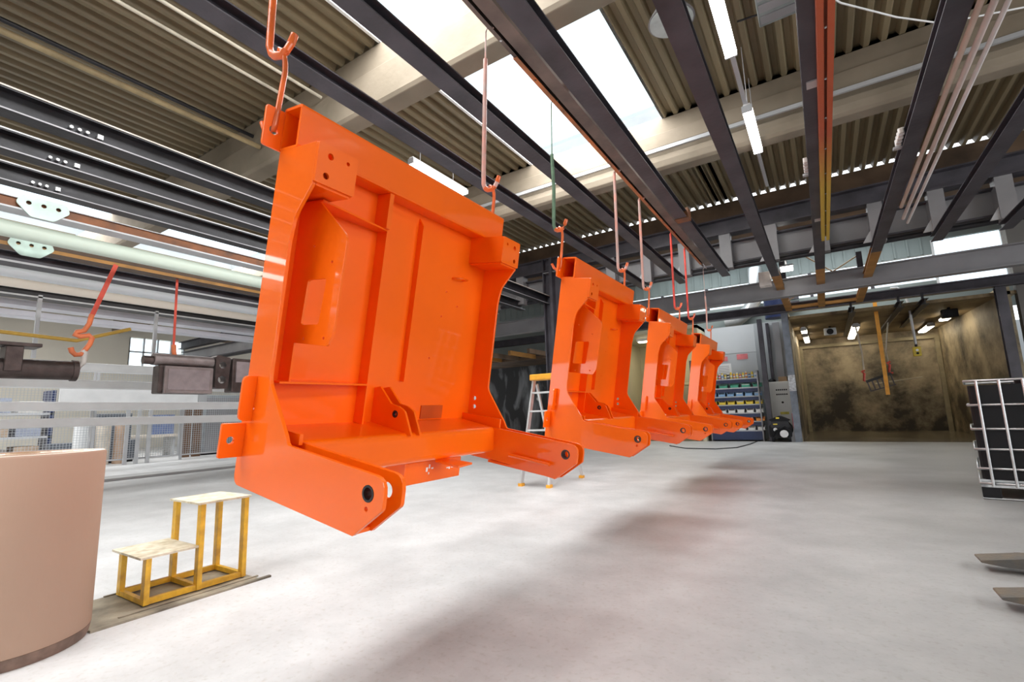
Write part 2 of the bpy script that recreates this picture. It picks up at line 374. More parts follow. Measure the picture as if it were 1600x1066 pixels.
# track on rail E: orange fading to yellow
def grad_mat():
    m = mat('orange_to_yellow_paint', (.5, .1, .03), .45, 0, .2, 5, .1)
    N = m.node_tree.nodes; L = m.node_tree.links
    sp = N.new('ShaderNodeSeparateXYZ'); L.new(N['Texture Coordinate'].outputs['Object'], sp.inputs[0])
    mr = N.new('ShaderNodeMapRange'); mr.inputs[1].default_value = 5.0; mr.inputs[2].default_value = 6.4; L.new(sp.outputs['Y'], mr.inputs[0])
    mx = N.new('ShaderNodeMix'); mx.data_type = 'RGBA'
    L.new(mr.outputs[0], mx.inputs[0]); mx.inputs[6].default_value = (.42, .085, .03, 1); mx.inputs[7].default_value = (.52, .36, .04, 1)
    L.new(mx.outputs[2], N['Principled BSDF'].inputs['Base Color'])
    return m
t = thing('conveyor_track', 'slotted conveyor track painted orange fading into yellow', 'track', (.265, 0, 3.43))
part('channel', MB().prism('y', [(-.05, 0), (-.01, 0), (-.01, .008), (-.042, .008), (-.042, .065), (.042, .065), (.042, .008), (.01, .008), (.01, 0), (.05, 0), (.05, .075), (-.05, .075)], -4, 8.45), grad_mat(), t)
for k in range(8): part('rivet', MB().cyl((.0, 3.5 + k * .6, -.004), (.0, 3.5 + k * .6, .004), .009, 6), CHROME, t)
part('bracket', MB().box(-.12, .04, 4.2, 4.3, .075, .088).box(-.12, .04, 7.6, 7.7, .075, .088), LTST, t)
for k, (x, z, r, y, w) in enumerate(((1.10, 3.49, .021, 7.75, 'inner'), (1.17, 3.48, .022, 8.25, 'middle'), (1.245, 3.48, .017, 8.5, 'outer'))):
    tag(part('conduit', MB().cyl((x, -4, z), (x, y, z), r, 10), mat('pale_pink_conduit%d' % k, ((.56, .44, .37), (.60, .52, .49), (.70, .67, .66))[k], .4, 0, .1, 3)),
        {'inner': 'tan conduit closest to the dark rail, shortest of three', 'middle': 'middle conduit of the three beside the dark rail', 'outer': 'palest and thinnest conduit, outermost of the three'}[w], 'conduit', None)
def fitting(x, y, z, lab):
    t = thing('power_collector', lab, 'connector', (x, y, z))
    part('body', MB().box(-.02, .02, -.16, .16, 0, .06), mat('offwhite_plastic', (.72, .66, .62), .5, 0, .08, 8), t, bevel=.01)
    part('bracket', MB().box(-.04, .03, .13, .18, -.02, 0), LTST, t)
    for k in range(4): part('fin', MB().box(-.023, .023, -.14 + k * .08, -.11 + k * .08, -.003, .063), WHITE, t)
fitting(.10, 5.95, 3.56, 'small offwhite power collector on the orange and yellow track')
fitting(.90, 5.85, 3.56, 'small offwhite power collector on the rail with pale conduits')
# far cross members near the booth
tag(part('cross_bar', MB().box(-.49, .93, 14.62, 14.75, 3.53, 3.60), OCHRE), 'ochre cross bar joining the ochre rail ends', 'bar')
t = thing('cross_brace', 'crossed tan brace rods between the ochre rail ends', 'brace', (0, 13.3, 0))
for p, q in (((-.5, 0, 3.50), (1.02, 0, 4.36)), ((-.2, .06, 4.7), (.95, .06, 3.62))): part('rod', MB().cyl(p, q, .016, 6), mat('tan_rod', (.55, .40, .24), .5), t)
part('hanger_plate', MB().box(.95, 1.06, -.03, .09, 3.6, 4.42).box(-.6, -.48, -.03, .09, 3.6, 4.75), DARKST, t)

# ---- rails of the other half of the hall
lab = ['dark rail with pale upper flange, highest in the far rail field', 'second dark rail of the far rail field', 'third dark rail of the far rail field, bordering the bright roof light']
for i, x in enumerate((-5.28, -6.06, -6.84)):
    t = thing('overhead_rail', lab[i], 'rail', (x, 0, 3.515))
    part('beam', MB().ibeam('y', 0, 0, -4, 9.95, .16, .19, .014), BLKST, t)
    part('upper_flange', MB().box(-.085, .085, -4, 9.95, .19, .203), (mat('pale_flange', (.52, .47, .42), .5), LTST, LTST)[i], t)
    part('lower_edge', MB().box(.078, .086, -4, 9.95, 0, .012), GREYST, t)
    for k in range(3): part('bolt', MB().cyl((.01, (1.05, 1.10, 1.15)[i] + k * .055 + .13, .07), (.05, (1.05, 1.10, 1.15)[i] + k * .055 + .13, .07), .016, 6), CHROME, t)
    part('clip', MB().box(.01, .05, 1.36 + .05 * i, 1.40 + .05 * i, .05, .09), ALU, t)
t = thing('conveyor_track', 'rust brown conveyor track with pale teal splice plate', 'track', (-7.62, 0, 3.515))
part('channel', MB().box(-.09, .09, -4, 9.7, 0, .11), RUSTTR, t)
part('lower_edge', MB().box(-.11, .11, -4, 9.9, -.02, 0), LTST, t)
part('upper_edge', MB().box(-.11, .11, -4, 9.7, .11, .12), LTST, t)
TEAL = mat('pale_teal_plate', (.52, .66, .60), .4, .3, .1, 6)
def splice(parent, x, y, z):
    o = rnd([(y - .2, z + .1), (y + .2, z + .1), (y + .24, z), (y + .1, z - .14), (y - .1, z - .14), (y - .24, z)], .05)
    part('splice_plate', MB().prism('x', o, x, x + .012, [circ(y - .13, z + .02, .025, 8), circ(y, z + .02, .025, 8), circ(y + .13, z + .02, .025, 8)]), TEAL, parent, label='pale teal splice plate with three holes')
splice(t, .112, 1.53, .06)
t = thing('conveyor_track', 'brown slotted track with amber edge holding red straps', 'track', (-9.1, 0, 3.45))
part('channel', MB().box(-.12, .12, -4, 9.7, 0, .14), mat('dark_brown_track', (.10, .055, .03), .5), t)
part('amber_edge', MB().box(.12, .13, -4, 9.9, .0, .05), mat('amber_edge', (.45, .22, .05), .5, 0, .2, 3), t)
splice(t, .14, 1.75, .03)
def longpipe(x, z, r, m, label, ye=9.6, cat='pipe', nm='pipe'):
    tag(part(nm, MB().cyl((x, -3.9, z), (x, ye, z), r, 14), m), label, cat)
longpipe(-8.42, 3.51, .105, mat('pale_green_pipe', (.70, .82, .72), .35, 0, .05, .4), 'thick pale green pipe running under the bright roof light')
longpipe(-10.72, 3.51, .10, mat('pale_blue_pipe', (.82, .87, .92), .35, 0, .05, .4), 'thick pale blue white pipe below the dark rail')
longpipe(-11.55, 3.52, .09, mat('cream_pipe', (.88, .80, .70), .4, 0, .05, .4), 'thick cream pipe below the pale blue pipe')
for x, lb, m in ((-9.98, 'dark rail between brown slotted track and pale blue pipe', DARKST), (-12.4, 'dark rail below the thick cream pipe', BLKST)):
    t = thing('overhead_rail', lb, 'rail', (x, 0, 3.44)); part('beam', MB().ibeam('y', 0, 0, -4, 9.7, .3, .19, .03), m, t); part('lower_edge', MB().box(.15, .16, -4, 9.95, 0, .03), LTST, t)
LAV = mat('lavender_grey_steel', (.68, .68, .74), .45, .1, .08, 1)
for k, (x, z) in enumerate(((-13.2, 3.4), (-14.2, 3.36))):
    tag(part('support_beam', MB().box(x - .2, x + .2, -3.9, 9.7, z, z + .12), LAV), ('lavender grey flat beam below the last dark rail', 'lavender grey flat beam just above the mesh fence')[k], 'beam')

# ------------------------------------------------------------------ orange frames
HOLES = lambda *a: [circ(*h) for h in a]
def make_frame():
    r = thing('steel_frame', '', 'frame')
    Wd = 1.43
    # hollow top tube, open at both ends
    mb = MB()
    out = rnd([(-.125, -.178), (0, -.178), (0, 0), (-.125, 0)], .012, 2); inn = [(-.115, -.168), (-.012, -.168), (-.012, -.012), (-.115, -.012)]
    mb.prism('y', out, 0, Wd, [inn]); tube_ = part('top_tube', mb, ORANGE, r)
    for s in (0, 1):
        a, b = ((-.075, 0.05), (Wd - .05, Wd + .075))[s]
        mb = MB().prism('x', rnd([(a, -.178), (b, -.178), (b, -.012), (a, -.012)], .012, 2), -.137, -.125, [circ((-.035, Wd + .035)[s], -.105, .017)])
        part('hanging_lug', mb, ORANGE, tube_, bevel=.002)
    prof = rnd([(-.12, -.178), (-.12, -1.527), (.605, -1.527), (.722, -1.42), (.722, -1.325), (.205, -1.318), (.185, -1.285), (.035, -1.105), (.035, -.56), (.05, -.46), (.135, -.345), (.135, -.178)],
               [0, .04, 0, .02, .05, .02, .012, .08, .12, .10, 0, 0])
    bos = circ(.652, -1.385, .026, 18)
    for y0, y1 in ((0, .015), (Wd - .015, Wd)):
        sp_ = part('side_plate', MB().prism('y', prof, y0, y1, [bos] + HOLES((.652, -1.432, .008, 10), (-.06, -1.17, .013), (-.055, -1.222, .013))), ORANGE, r, bevel=.003)
        if y0 == 0: near_ = sp_
    arm = rnd([(.13, -1.50), (.605, -1.527), (.722, -1.42), (.722, -1.325), (.2, -1.318), (.13, -1.318)], [0, 0, .02, .05, 0, 0])
    for y0, y1 in ((.075, .09), (Wd - .09, Wd - .075)):
        part('arm_plate', MB().prism('y', arm, y0, y1, [bos]), ORANGE, r, bevel=.003)
    for y0, y1 in ((-.001, .035), (Wd - .091, Wd - .055)):
        part('pin_bush', MB().prism('y', circ(.652, -1.385, .026, 18), y0, y1, [circ(.652, -1.385, .019, 18)]), BLKST, near_ if y0 < 0 else sp_, label='dark bare steel bush in the arm eye')
    for y0, y1 in ((.0, .09), (Wd - .09, Wd)):
        a = 0 if y0 == 0 else 1
        part('arm_spacer', MB().box(.14, .60, y0 + .016, y1 - .016, -1.527, -1.515), ORANGE, r)
    # top brackets with bolt holes
    for s, (y0, y1) in enumerate(((.0, .18), (Wd - .18, Wd))):
        hs = ((.055, -.22), (.045, -.30), (.135, -.215)) if s == 0 else ((Wd - .055, -.22), (Wd - .045, -.30), (Wd - .135, -.215))
        br_ = part('top_bracket', MB().prism('x', rnd([(y0, -.335), (y1, -.335), (y1, -.178), (y0, -.178)], .008, 2), .136, .148, [circ(h[0], h[1], .013 if i < 2 else .008) for i, h in enumerate(hs)]), ORANGE, r, bevel=.002)
        part('bracket_cheek', MB().box(-.10, .136, *((y1 - .012, y1) if s == 0 else (y0, y0 + .012)), -.335, -.178), ORANGE, br_)
        part('bracket_floor', MB().box(-.10, .136, y0 + .016, y1 - .012, -.345, -.335) if s == 0 else MB().box(-.10, .136, y0 + .012, y1 - .016, -.345, -.335), ORANGE, br_)
        part('bracket_backing', MB().box(.105, .12, y0 + .016, y1 - .012, -.334, -.178) if s == 0 else MB().box(.105, .12, y0 + .012, y1 - .016, -.334, -.178), ORANGE, br_)
    part('back_panel', MB().prism('x', [(.015, -1.47), (Wd - .015, -1.47), (Wd - .015, -.17), (.015, -.17)], -.112, -.10, [circ(1.19, -.62, .006, 8), circ(1.06, -.7, .006, 8), circ(1.08, -.55, .006, 8), circ(1.0, -.95, .006, 8)]), ORANGE, r)
    # window plate
    wp = rnd([(-.10, -.95), (.20, -.95), (.225, -.90), (.235, -.52), (.03, -.365), (-.10, -.365)], [0, .02, .03, .06, 0, 0])
    win = rnd([(.01, -.875), (.125, -.868), (.14, -.685), (.02, -.69)], .012, 3)
    part('window_plate', MB().prism('y', wp, .112, .122, [win] + HOLES((.03, -.55, .006, 8), (.04, -.93, .006, 8), (.17, -.92, .006, 8), (.16, -.62, .006, 8))), ORANGE, r, bevel=.002)
    # ribs
    part('horizontal_rib', MB().prism('z', [(-.10, .122), (.035, .122), (-.03, .53), (-.10, .53)], -.36, -.352), ORANGE, r)
    part('horizontal_rib', MB().prism('z', [(-.10, .05), (.02, .05), (-.03, .53), (-.10, .53)], -1.115, -1.107), ORANGE, r)
    part('vertical_rib', MB().prism('y', [(-.10, -1.30), (-.035, -1.30), (-.03, -.22), (-.10, -.18)], .525, .533), ORANGE, r)
    part('vertical_rib', MB().prism('y', [(-.10, -1.09), (-.068, -1.09), (-.062, -.25), (-.10, -.2)], .795, .803), ORANGE, r)
    part('pocket_wall', MB().box(-.10, -.02, .113, .121, -1.107, -.95), ORANGE, r)
    part('rib_stub', MB().box(-.10, -.01, .50, .525, -.352, -.18), ORANGE, r)
    # bottom shelf and cross tube with rounded edges
    sh = rnd([(-.10, -1.30), (.17, -1.318), (.185, -1.46), (.05, -1.475), (-.10, -1.475)], [0, .03, .03, 0, 0], 5)
    part('cross_tube', MB().prism('y', sh, .09, Wd - .09), ORANGE, r, bevel=.002)
    part('corner_strip', MB().box(-.10, .19, Wd - .07, Wd - .055, -1.325, -1.265), ORANGE, r)
    part('corner_strip', MB().box(-.10, .19, .055, .07, -1.325, -1.285), ORANGE, r)
    ub_ = part('under_box', MB().box(-.04, .12, .69, 1.12, -1.585, -1.475), ORANGE, r, bevel=.004)
    for k, (y, z) in enumerate(((.84, -1.53), (.86, -1.545), (.88, -1.52), (.86, -1.515), (1.0, -1.53), (1.02, -1.535), (1.04, -1.53))):
        part('weld_spot', MB().box(.12, .123, y, y + (.012, .006, .014, .008, .018, .008, .016)[k], z, z + (.022, .01, .008, .02, .006, .012, .006)[k]), WHITE, ub_)
    part('tab', MB().prism('z', [(.16, .86), (.31, .86), (.29, 1.0), (.16, .96)], -1.475, -1.465), ORANGE, r)
    part('back_slot', MB().box(-.10, -.094, .98, 1.16, -1.295, -1.22), mat('orange_paint_dark_seam', (.5, .07, .003), .4), r)
    gp = rnd([(-.10, -1.31), (-.10, -1.13), (-.06, -1.118), (.03, -1.193), (.085, -1.198), (.13, -1.217), (.19, -1.325)], [0, 0, .01, .02, .02, .03, 0])
    for y0 in (.632, .692):
        gs_ = part('gusset_plate', MB().prism('y', gp, y0, y0 + .012, [circ(.068, -1.238, .018)]), ORANGE, r, bevel=.002)
        part('gusset_bush', MB().prism('y', circ(.068, -1.238, .018), y0 - .002, y0 + .013, [circ(.068, -1.238, .011)]), BLKST, gs_)
    hr_ = part('handle_rod', MB().cyl((.31, Wd - .115, -1.45), (.575, Wd - .115, -1.452), .010, 10), ORANGE, r)
    part('rod_lug', MB().box(.34, .36, Wd - .12, Wd - .09, -1.455, -1.445), ORANGE, hr_); part('rod_lug', MB().box(.53, .55, Wd - .12, Wd - .09, -1.455, -1.445), ORANGE, hr_)
    # side lugs on the near plate
    part('rounded_lug', MB().prism('x', rnd([(-.052, -1.27), (0, -1.27), (0, -1.095), (-.052, -1.095)], [.03, 0, 0, .03]), -.062, -.050), ORANGE, near_, bevel=.002)
    part('side_lug', MB().prism('x', rnd([(-.09, -1.415), (0, -1.415), (0, -1.283), (-.09, -1.283)], [.008, 0, 0, .008], 2), -.096, -.084, [circ(-.052, -1.348, .014)]), ORANGE, near_, bevel=.002)
    part('hose_clip', MB().tube([(-.10, 1.12, -.46), (-.06, 1.12, -.46), (-.055, 1.16, -.455), (-.06, 1.21, -.455), (-.10, 1.21, -.455)], .006, 6), ORANGE, r)
    return r
fr = make_frame()
FR = [(-1.612, 1.031, 2.246), (-1.59, 3.50, 2.258), (-1.59, 5.87, 2.225), (-1.59, 8.24, 2.20)]
FL = ['glossy orange welded steel frame hanging nearest the camera, above the floor beside the yellow step', 'second orange steel frame, hanging in front of the stepladder', 'third orange steel frame in the hanging row, before the pale lit booth', 'last and smallest looking orange steel frame, hanging before the navy bin rack']
frames = [fr] + [copy_tree(fr) for _ in range(3)]
for o, p, l in zip(frames, FR, FL):
    o.location = p; o.rotation_euler = (0, math.radians(9.8), 0); o['label'] = l; o['group'] = 'orange frames hanging in a row'
# ---- hooks: each frame hangs on two long hooks and two short S hooks
def arc(c, r, a0, a1, n, ax):
    return [Vector(c) + Vector(ax[0]) * r * math.cos(math.radians(a0 + (a1 - a0) * k / n)) + Vector(ax[1]) * r * math.sin(math.radians(a0 + (a1 - a0) * k / n)) for k in range(n + 1)]
FN = ('front', 'second', 'third', 'last')
th = math.radians(9.8)
def w_of(O, v, u, w): return Vector((O[0] + v * math.cos(th) + w * math.sin(th), O[1] + u, O[2] - v * math.sin(th) + w * math.cos(th)))
for i, O in enumerate(FR):
    for e in (0, 1):
        hole = w_of(O, -.131, (-.035, 1.465)[e], -.105)
        zj = hole.z + .34                      # where the S hook hangs in the long hook
        jx, jy = hole.x + .015, hole.y
        thin = (i == 1 and e == 0) or (i == 3 and e == 1)
        r = .0155
        m = ((ORHOOK, PINKHOOK), (GREENWIRE, PINKHOOK), (PINKHOOK, REDHOOK), (REDHOOK, PINKHOOK))[i][e]
        t = thing('long_hook', '%s long rod hook holding the %s end of the %s orange frame' % (('orange', 'pink grey', 'green thin', 'pink orange', 'salmon', 'red', 'pinkish red', 'greenish thin')[i * 2 + e], ('near', 'far')[e], FN[i]), 'hook', (0, 0, 0), 'long hooks on the hook track')
        # rod down from the track lip, loop under and tip up
        lx, ly, lz = TRK[0] - .072, jy - .02, TRK[1]
        path = [Vector(p) for p in ((lx + .03, ly, lz - .004), (lx + .014, ly, lz + .022), (lx - .006, ly, lz + .030), (lx - .024, ly, lz + .022), (lx - .034, ly, lz - .004), (lx - .037, ly, lz - .06))]
        if thin: path += [Vector((lx - .042, ly - .02, zj + .66)), Vector((jx - .015, jy - .03, zj + .34))]
        hk = ((-.034, -.018, .10), (-.036, -.018, .035), (-.028, -.014, .004), (-.010, -.006, -.012), (.012, .006, -.010), (.030, .016, .008), (.044, .026, .040), (.056, .034, .082))
        path += [Vector((jx + a, jy + b, zj + c)) for a, b, c in hk]
        if thin or i == 0:
            part('wire', MB().tube(path[:7] if thin else path[:6] + [path[5] * .85 + path[6] * .15], .005, 6), GREENWIRE if i == 1 else MATS['pink_grey_hook_paint'], t, label='thin wire at the upper end')
            part('rod', MB().tube(path[6:] if thin else [path[5] * .85 + path[6] * .15] + path[6:], .015, 10), m, t)
        else: part('rod', MB().tube(path, r, 8), m, t)
        part('hook_end', MB().tube(path[-6:], .0158, 10), ORHOOK, t)
        s = thing('short_hook', 'short orange bent hook between long rod and %s lug of the %s orange frame' % (('near', 'far')[e], FN[i]), 'hook', (0, 0, 0), 'short hooks in the frame lugs')
        p2 = [Vector((jx - .03, jy - .004, zj - .012)), Vector((jx - .022, jy, zj + .014)), Vector((jx, jy + .004, zj + .019)), Vector((jx + .02, jy + .010, zj + .006)), Vector((jx + .022, jy + .018, zj - .04)),
              Vector((jx + .018, jy + .022, zj - .08)), Vector((jx + .005, jy + .008, hole.z + .10)), Vector((hole.x + .014, jy, hole.z + .02)), Vector((hole.x + .004, jy, hole.z - .002)), Vector((hole.x - .022, jy, hole.z - .008)), Vector((hole.x - .045, jy - .008, hole.z + .012)), Vector((hole.x - .06, jy - .012, hole.z + .05))]
        part('rod', MB().tube(p2, .011, 10), ORHOOK, s)

# ------------------------------------------------------------------ luminaires
def tube_lamp(x, y0, y1, z, label, group=None, m=GLOWTUBE, w=.13, hang=None):
    t = thing('tube_lamp', label, 'lamp', (x, (y0 + y1) / 2, z), group); h = (y1 - y0) / 2
    part('housing', MB().prism('y', [(-w / 2, .02), (w / 2, .02), (w * .3, .09), (-w * .3, .09)], -h, h), WHITE, t)
    for s in (-1, 1): part('tube', MB().cyl((s * w * .24, -h + .03, 0), (s * w * .24, h - .03, 0), .019, 8), m, t)
    part('diffuser', MB().prism('y', [(-w / 2, .02), (-w * .42, -.03), (w * .42, -.03), (w / 2, .02)], -h + .01, h - .01), m, t)
    for s in (-1, 1): part('end_cap', MB().box(-w / 2, w / 2, s * h - .012, s * h + .012, -.03, .06), LTST, t)
    for q in (-h * .7, h * .5) if hang else (): part('suspension', MB().cyl((0, q, .09), (0, q, hang - z), .006, 5), LTST, t)
    return t
tube_lamp(-.46, 6.74, 8.03, 4.93, 'lit tube lamp below the second concrete roof beam', hang=6.0)
tube_lamp(-.478, 4.3, 5.57, 4.97, 'lit tube lamp beside the grey heater box', hang=6.0)
tag(part('lamp_rail', MB().box(-.50, -.45, 2, 9.7, 5.02, 5.05), LTST), 'thin grey support rail above the two lit tube lamps', 'rail')
tube_lamp(-5.55, 5.6, 7.1, 5.35, 'lit tube lamp behind the top tube of the front orange frame', hang=6.0)
for k, (x, z) in enumerate(((-6.05, 5.62), (-5.66, 5.62))):
    tag(part('conduit', MB().cyl((x, -3, z), (x, 3.9, z), .022, 8), mat('ivory_conduit', (.62, .58, .47), .5)), ('ivory conduit under the roof sheets, farther from the dark rail', 'ivory conduit under the roof sheets, close to the dark rail')[k], 'conduit')
tag(part('conduit', MB().cyl((-7.25, -3, 5.4), (-7.25, 3.9, 5.4), .04, 8), mat('tan_conduit', (.42, .33, .18), .5)), 'tan pipe below the darkest roof sheets', 'pipe')
tag(part('conduit', MB().cyl((-7.6, -3, 5.75), (-7.6, 4.0, 5.75), .03, 8), BLKST), 'black pipe under the roof sheets with drop rods', 'pipe')
# round reflector lamp and heater box near the roof
t = thing('pendant_lamp', 'grey round reflector lamp half behind a dark rail', 'lamp', (-1.06, 5.42, 5.62))
mb = MB(); mb.tube([(0, 0, .28), (0, 0, .2), (0, 0, .1), (0, 0, 0), (0, 0, -.02)], [.05, .10, .20, .26, .27], 28); part('reflector', mb, GREYST, t)
part('lens', MB().cyl((0, 0, -.035), (0, 0, -.022), .25, 28), mat('frosted_lens', (.55, .60, .60), .35), t)
part('stem', MB().cyl((0, 0, .28), (0, 0, .38), .02, 8), LTST, t)
t = thing('heater_box', 'grey flat heater box hanging under the dark roof sheets', 'heater', (.02, 5.4, 5.25))
GB = mat('grey_box_paint', (.22, .25, .25), .5)
part('casing', MB().box(-.19, .19, -.3, .3, 0, .2), GB, t, bevel=.01)
for k in range(3): part('louvre', MB().box(-.17, .17, -.24 + k * .18, -.12 + k * .18, -.012, 0), GREYST, t)
for y in (-.2, .2): part('bracket', MB().cyl((-.19, y, .1), (-.40, y, .12), .012, 6).cyl((-.1, y, .2), (-.1, y, .78), .008, 6), BLKST, t)
t = thing('cable', 'thin sagging white cable below the dark roof', 'cable')
part('wire', MB().tube([(.45, 5.8, 5.45), (.62, 6.0, 5.38), (1.162, 6.588, 5.36), (1.621, 7.032, 5.37), (2.473, 7.3, 5.36), (3.4, 7.6, 5.5)], .011, 6), WHITE, t)

# ------------------------------------------------------------------ paper roll
def paper_mat():
    m = mat('kraft_paper', (.38, .25, .18), .7, 0, .05, 1.4, .06, stretch=(1, 1, .25), bscale=90)
    return m
t = thing('paper_roll', 'large upright roll of brown kraft paper standing on the floor', 'roll', (-3.283, .70, 0))
mb = MB(); mb.tube([(0, 0, .05), (0, 0, .055), (0, 0, .874), (0, 0, .882)], [.309, .312, .312, .305], 72); part('paper', mb, paper_mat(), t)
mb = MB(); mb.tube([(0, 0, 0), (0, 0, .02), (0, 0, .05)], [.300, .306, .312], 72); part('dirty_edge', mb, mat('soiled_paper', (.20, .13, .10), .8, 0, .3, 12), t, label='soiled torn lower edge')
part('top_face', MB().prism('z', circ(0, 0, .306, 64), .8821, .8830, [circ(0, 0, .05, 24)]), mat('pale_paper_edge', (.74, .66, .57), .7, 0, .05, 20), t)
part('core', MB().prism('z', circ(0, 0, .06, 24), .80, .887, [circ(0, 0, .048, 24)]), mat('cardboard_core', (.45, .33, .22), .8), t)
for k in range(5): part('winding_seam', MB().prism('z', circ(0, 0, .10 + k * .04, 48), .8831, .8842, [circ(0, 0, .098 + k * .04, 48)]), paper_mat(), t)

# ------------------------------------------------------------------ yellow step and its floor plate
t = thing('step_stool', 'yellow steel two-step stool with worn pale treads', 'stool', (-3.46, 1.52, .012))
TREAD = mat('worn_tread', (.72, .68, .56), .6, 0, .15, 18, .2, col2=(.50, .44, .30))
XL, XR = -.165, .165
for x in (XL, XR):
    for y, z in ((-.26, .245), (.01, .495), (.275, .495)):
        part('leg', MB().box(x - .023, x + .023, y - .014, y + .014, 0, z), YEL, t, bevel=.002)
    part('base_rail', MB().box(x - .014, x + .014, -.248, .263, .0, .03), YEL, t)
for y in (-.26, .01, .275): part('cross_rail', MB().box(XL + .018, XR - .018, y - .012, y + .012, .0, .028), YEL, t)
part('lower_tread', MB().box(XL - .055, XR + .02, -.30, -.004, .245, .257), TREAD, t)
part('upper_tread', MB().box(XL - .035, XR + .03, -.02, .30, .495, .507), TREAD, t)
tag(part('floor_plate', MB().box(-3.69, -3.16, .98, 1.84, 0, .005).box(-3.16, -3.135, .98, 1.90, 0, .012).box(-3.23, -3.215, 1.12, 1.86, .005, .011).box(-3.69, -3.675, 1.2, 1.84, .005, .012), mat('soiled_floor_plate', (.36, .32, .24), .6, .2, .3, 5, .2, col2=(.10, .085, .065))), 'soiled flat metal plate lying under the yellow step', 'plate')

# ------------------------------------------------------------------ stepladder
t = thing('stepladder', 'aluminium stepladder with orange yellow top cap', 'ladder', (-3.43, 6.2, 0))
for x in (-.22, .22):
    part('front_rail', MB().bar((x, -.40, .03), (x * .82, 0, 1.50), .03, .06), ALU, t)
    part('rear_leg', MB().bar((x * 1.05, .62, .03), (x * .8, .06, 1.42), .03, .04), ALU, t)
    for y in (-.40, .62): part('foot', MB().box(x - .03, x + .03, y - .04, y + .04, 0, .04), mat('orange_yellow_plastic', (.85, .40, .03), .45), t)
for k in range(5):
    s = (k + .8) / 5.6; y = -.40 + .40 * s; z = 1.5 * s
    part('tread', MB().box(-.2, .2, y - .03, y + .06, z - .012, z + .012), ALU, t)
part('brace', MB().bar((-.2, .45, .45), (.2, .45, .45), .03, .02), ALU, t)
part('top_cap', MB().prism('x', rnd([(-.09, 1.47), (.12, 1.47), (.13, 1.54), (-.08, 1.56)], .02, 3), -.21, .21), MATS['orange_yellow_plastic'], t)

# ------------------------------------------------------------------ IBC container
t = thing('bulk_container', 'black plastic bulk container in a silver tube cage', 'container', (1.22, 6.72, 0)); t.rotation_euler = (0, 0, math.radians(-10.5))
mb = MB(); prof = rnd([(.018, .02), (.982, .02), (.982, 1.15), (.018, 1.15)], .09, 4)
mb.prism('z', prof, .19, 1.13); part('tank', mb, BLACK, t, bevel=.05)
part('tank_lid', MB().cyl((.5, .58, 1.13), (.5, .58, 1.18), .11, 20), BLACK, t)
for z in (1.175, .93, .69, .49, .30, .155):
    part('horizontal_bar', MB().tube([(0, 1.17, z), (0, 0, z), (1.0, 0, z), (1.0, 1.17, z), (0, 1.17, z)], .0125, 8), CHROME, t)
for k in range(6):
    x = .09 + k * .165
    part('vertical_bar', MB().cyl((x, -.014, .13), (x, -.014, 1.175), .012, 8), CHROME, t)
for x in (.0, .42, .86):
    for y in (.0, .52, 1.03): part('pallet_foot', MB().box(x, x + .14, y, y + .14, .015, .12), BLACK, t, bevel=.01)
part('pallet_frame', MB().box(0, 1, 0, .05, .12, .15).box(0, 1, 1.12, 1.17, .12, .15).box(0, .05, 0, 1.17, .12, .15).box(.95, 1, 0, 1.17, .12, .15).box(0, 1, .05, 1.12, .15, .19), CHROME, t)
part('skid_bar', MB().cyl((0, .02, .012), (1, .02, .012), .012, 8).cyl((0, 1.15, .012), (1, 1.15, .012), .012, 8), CHROME, t)

# ------------------------------------------------------------------ pallet truck, only its fork tips in view
t = thing('pallet_truck', 'grey pallet truck forks resting low on the floor', 'pallet truck', (0, 0, 0))
FK = mat('worn_fork_steel', (.10, .095, .09), .45, .4, .3, 8, .15, col2=(.20, .15, .10))
for y, x0 in ((4.03, .66), (3.36, .60)):
    part('fork', MB().prism('y', rnd([(x0, .05), (x0 + .12, .035), (2.0, .035), (2.0, .095), (x0 + .2, .095), (x0, .062)], [.004, 0, 0, 0, .02, .004], 2), y - .075, y + .075), FK, t, bevel=.006)
    part('fork_roller', MB().cyl((x0 + .42, y - .05, .033), (x0 + .42, y + .05, .033), .033, 12), BLACK, t)
part('pump_body', MB().box(2.0, 2.25, 3.45, 3.95, .06, .45), DARKST, t, bevel=.02)
part('steer_wheel', MB().cyl((2.14, 3.62, .09), (2.14, 3.78, .09), .09, 16), BLACK, t)
part('drawbar', MB().tube([(2.2, 3.7, .45), (2.5, 3.7, 1.15), (2.5, 3.6, 1.2), (2.5, 3.8, 1.2)], .018, 8), DARKST, t)

# ------------------------------------------------------------------ wash booth behind the right opening
GRIME = None
def grime_mat(name, hi, lo, sc=1.1, soak=0.0):
    m = mat(name, hi, .6, 0, .1, sc, .25, col2=lo, bscale=9)
    r = m.node_tree.nodes['Color Ramp']; r.color_ramp.elements[0].position = .36; r.color_ramp.elements[1].position = .64
    N = m.node_tree.nodes; L = m.node_tree.links
    sx = N.new('ShaderNodeSeparateXYZ'); L.new(N['Texture Coordinate'].outputs['Object'], sx.inputs[0])
    ma = N.new('ShaderNodeMath'); ma.operation = 'MULTIPLY_ADD'; ma.inputs[1].default_value = soak; L.new(sx.outputs['Z'], ma.inputs[0]); L.new(N['Noise Texture'].outputs['Fac'], ma.inputs[2])
    ma2 = N.new('ShaderNodeMath'); ma2.operation = 'SUBTRACT'; ma2.inputs[1].default_value = soak * 1.9; L.new(ma.outputs[0], ma2.inputs[0]); L.new(ma2.outputs[0], r.inputs[0])
    n = m.node_tree.nodes['Noise Texture']; n.inputs['Detail'].default_value = 11; n.inputs['Roughness'].default_value = .68; n.inputs['Distortion'].default_value = .15
    return m
GW = grime_mat('grimy_booth_wall', (.36, .29, .19), (.030, .023, .014), .9, .06)
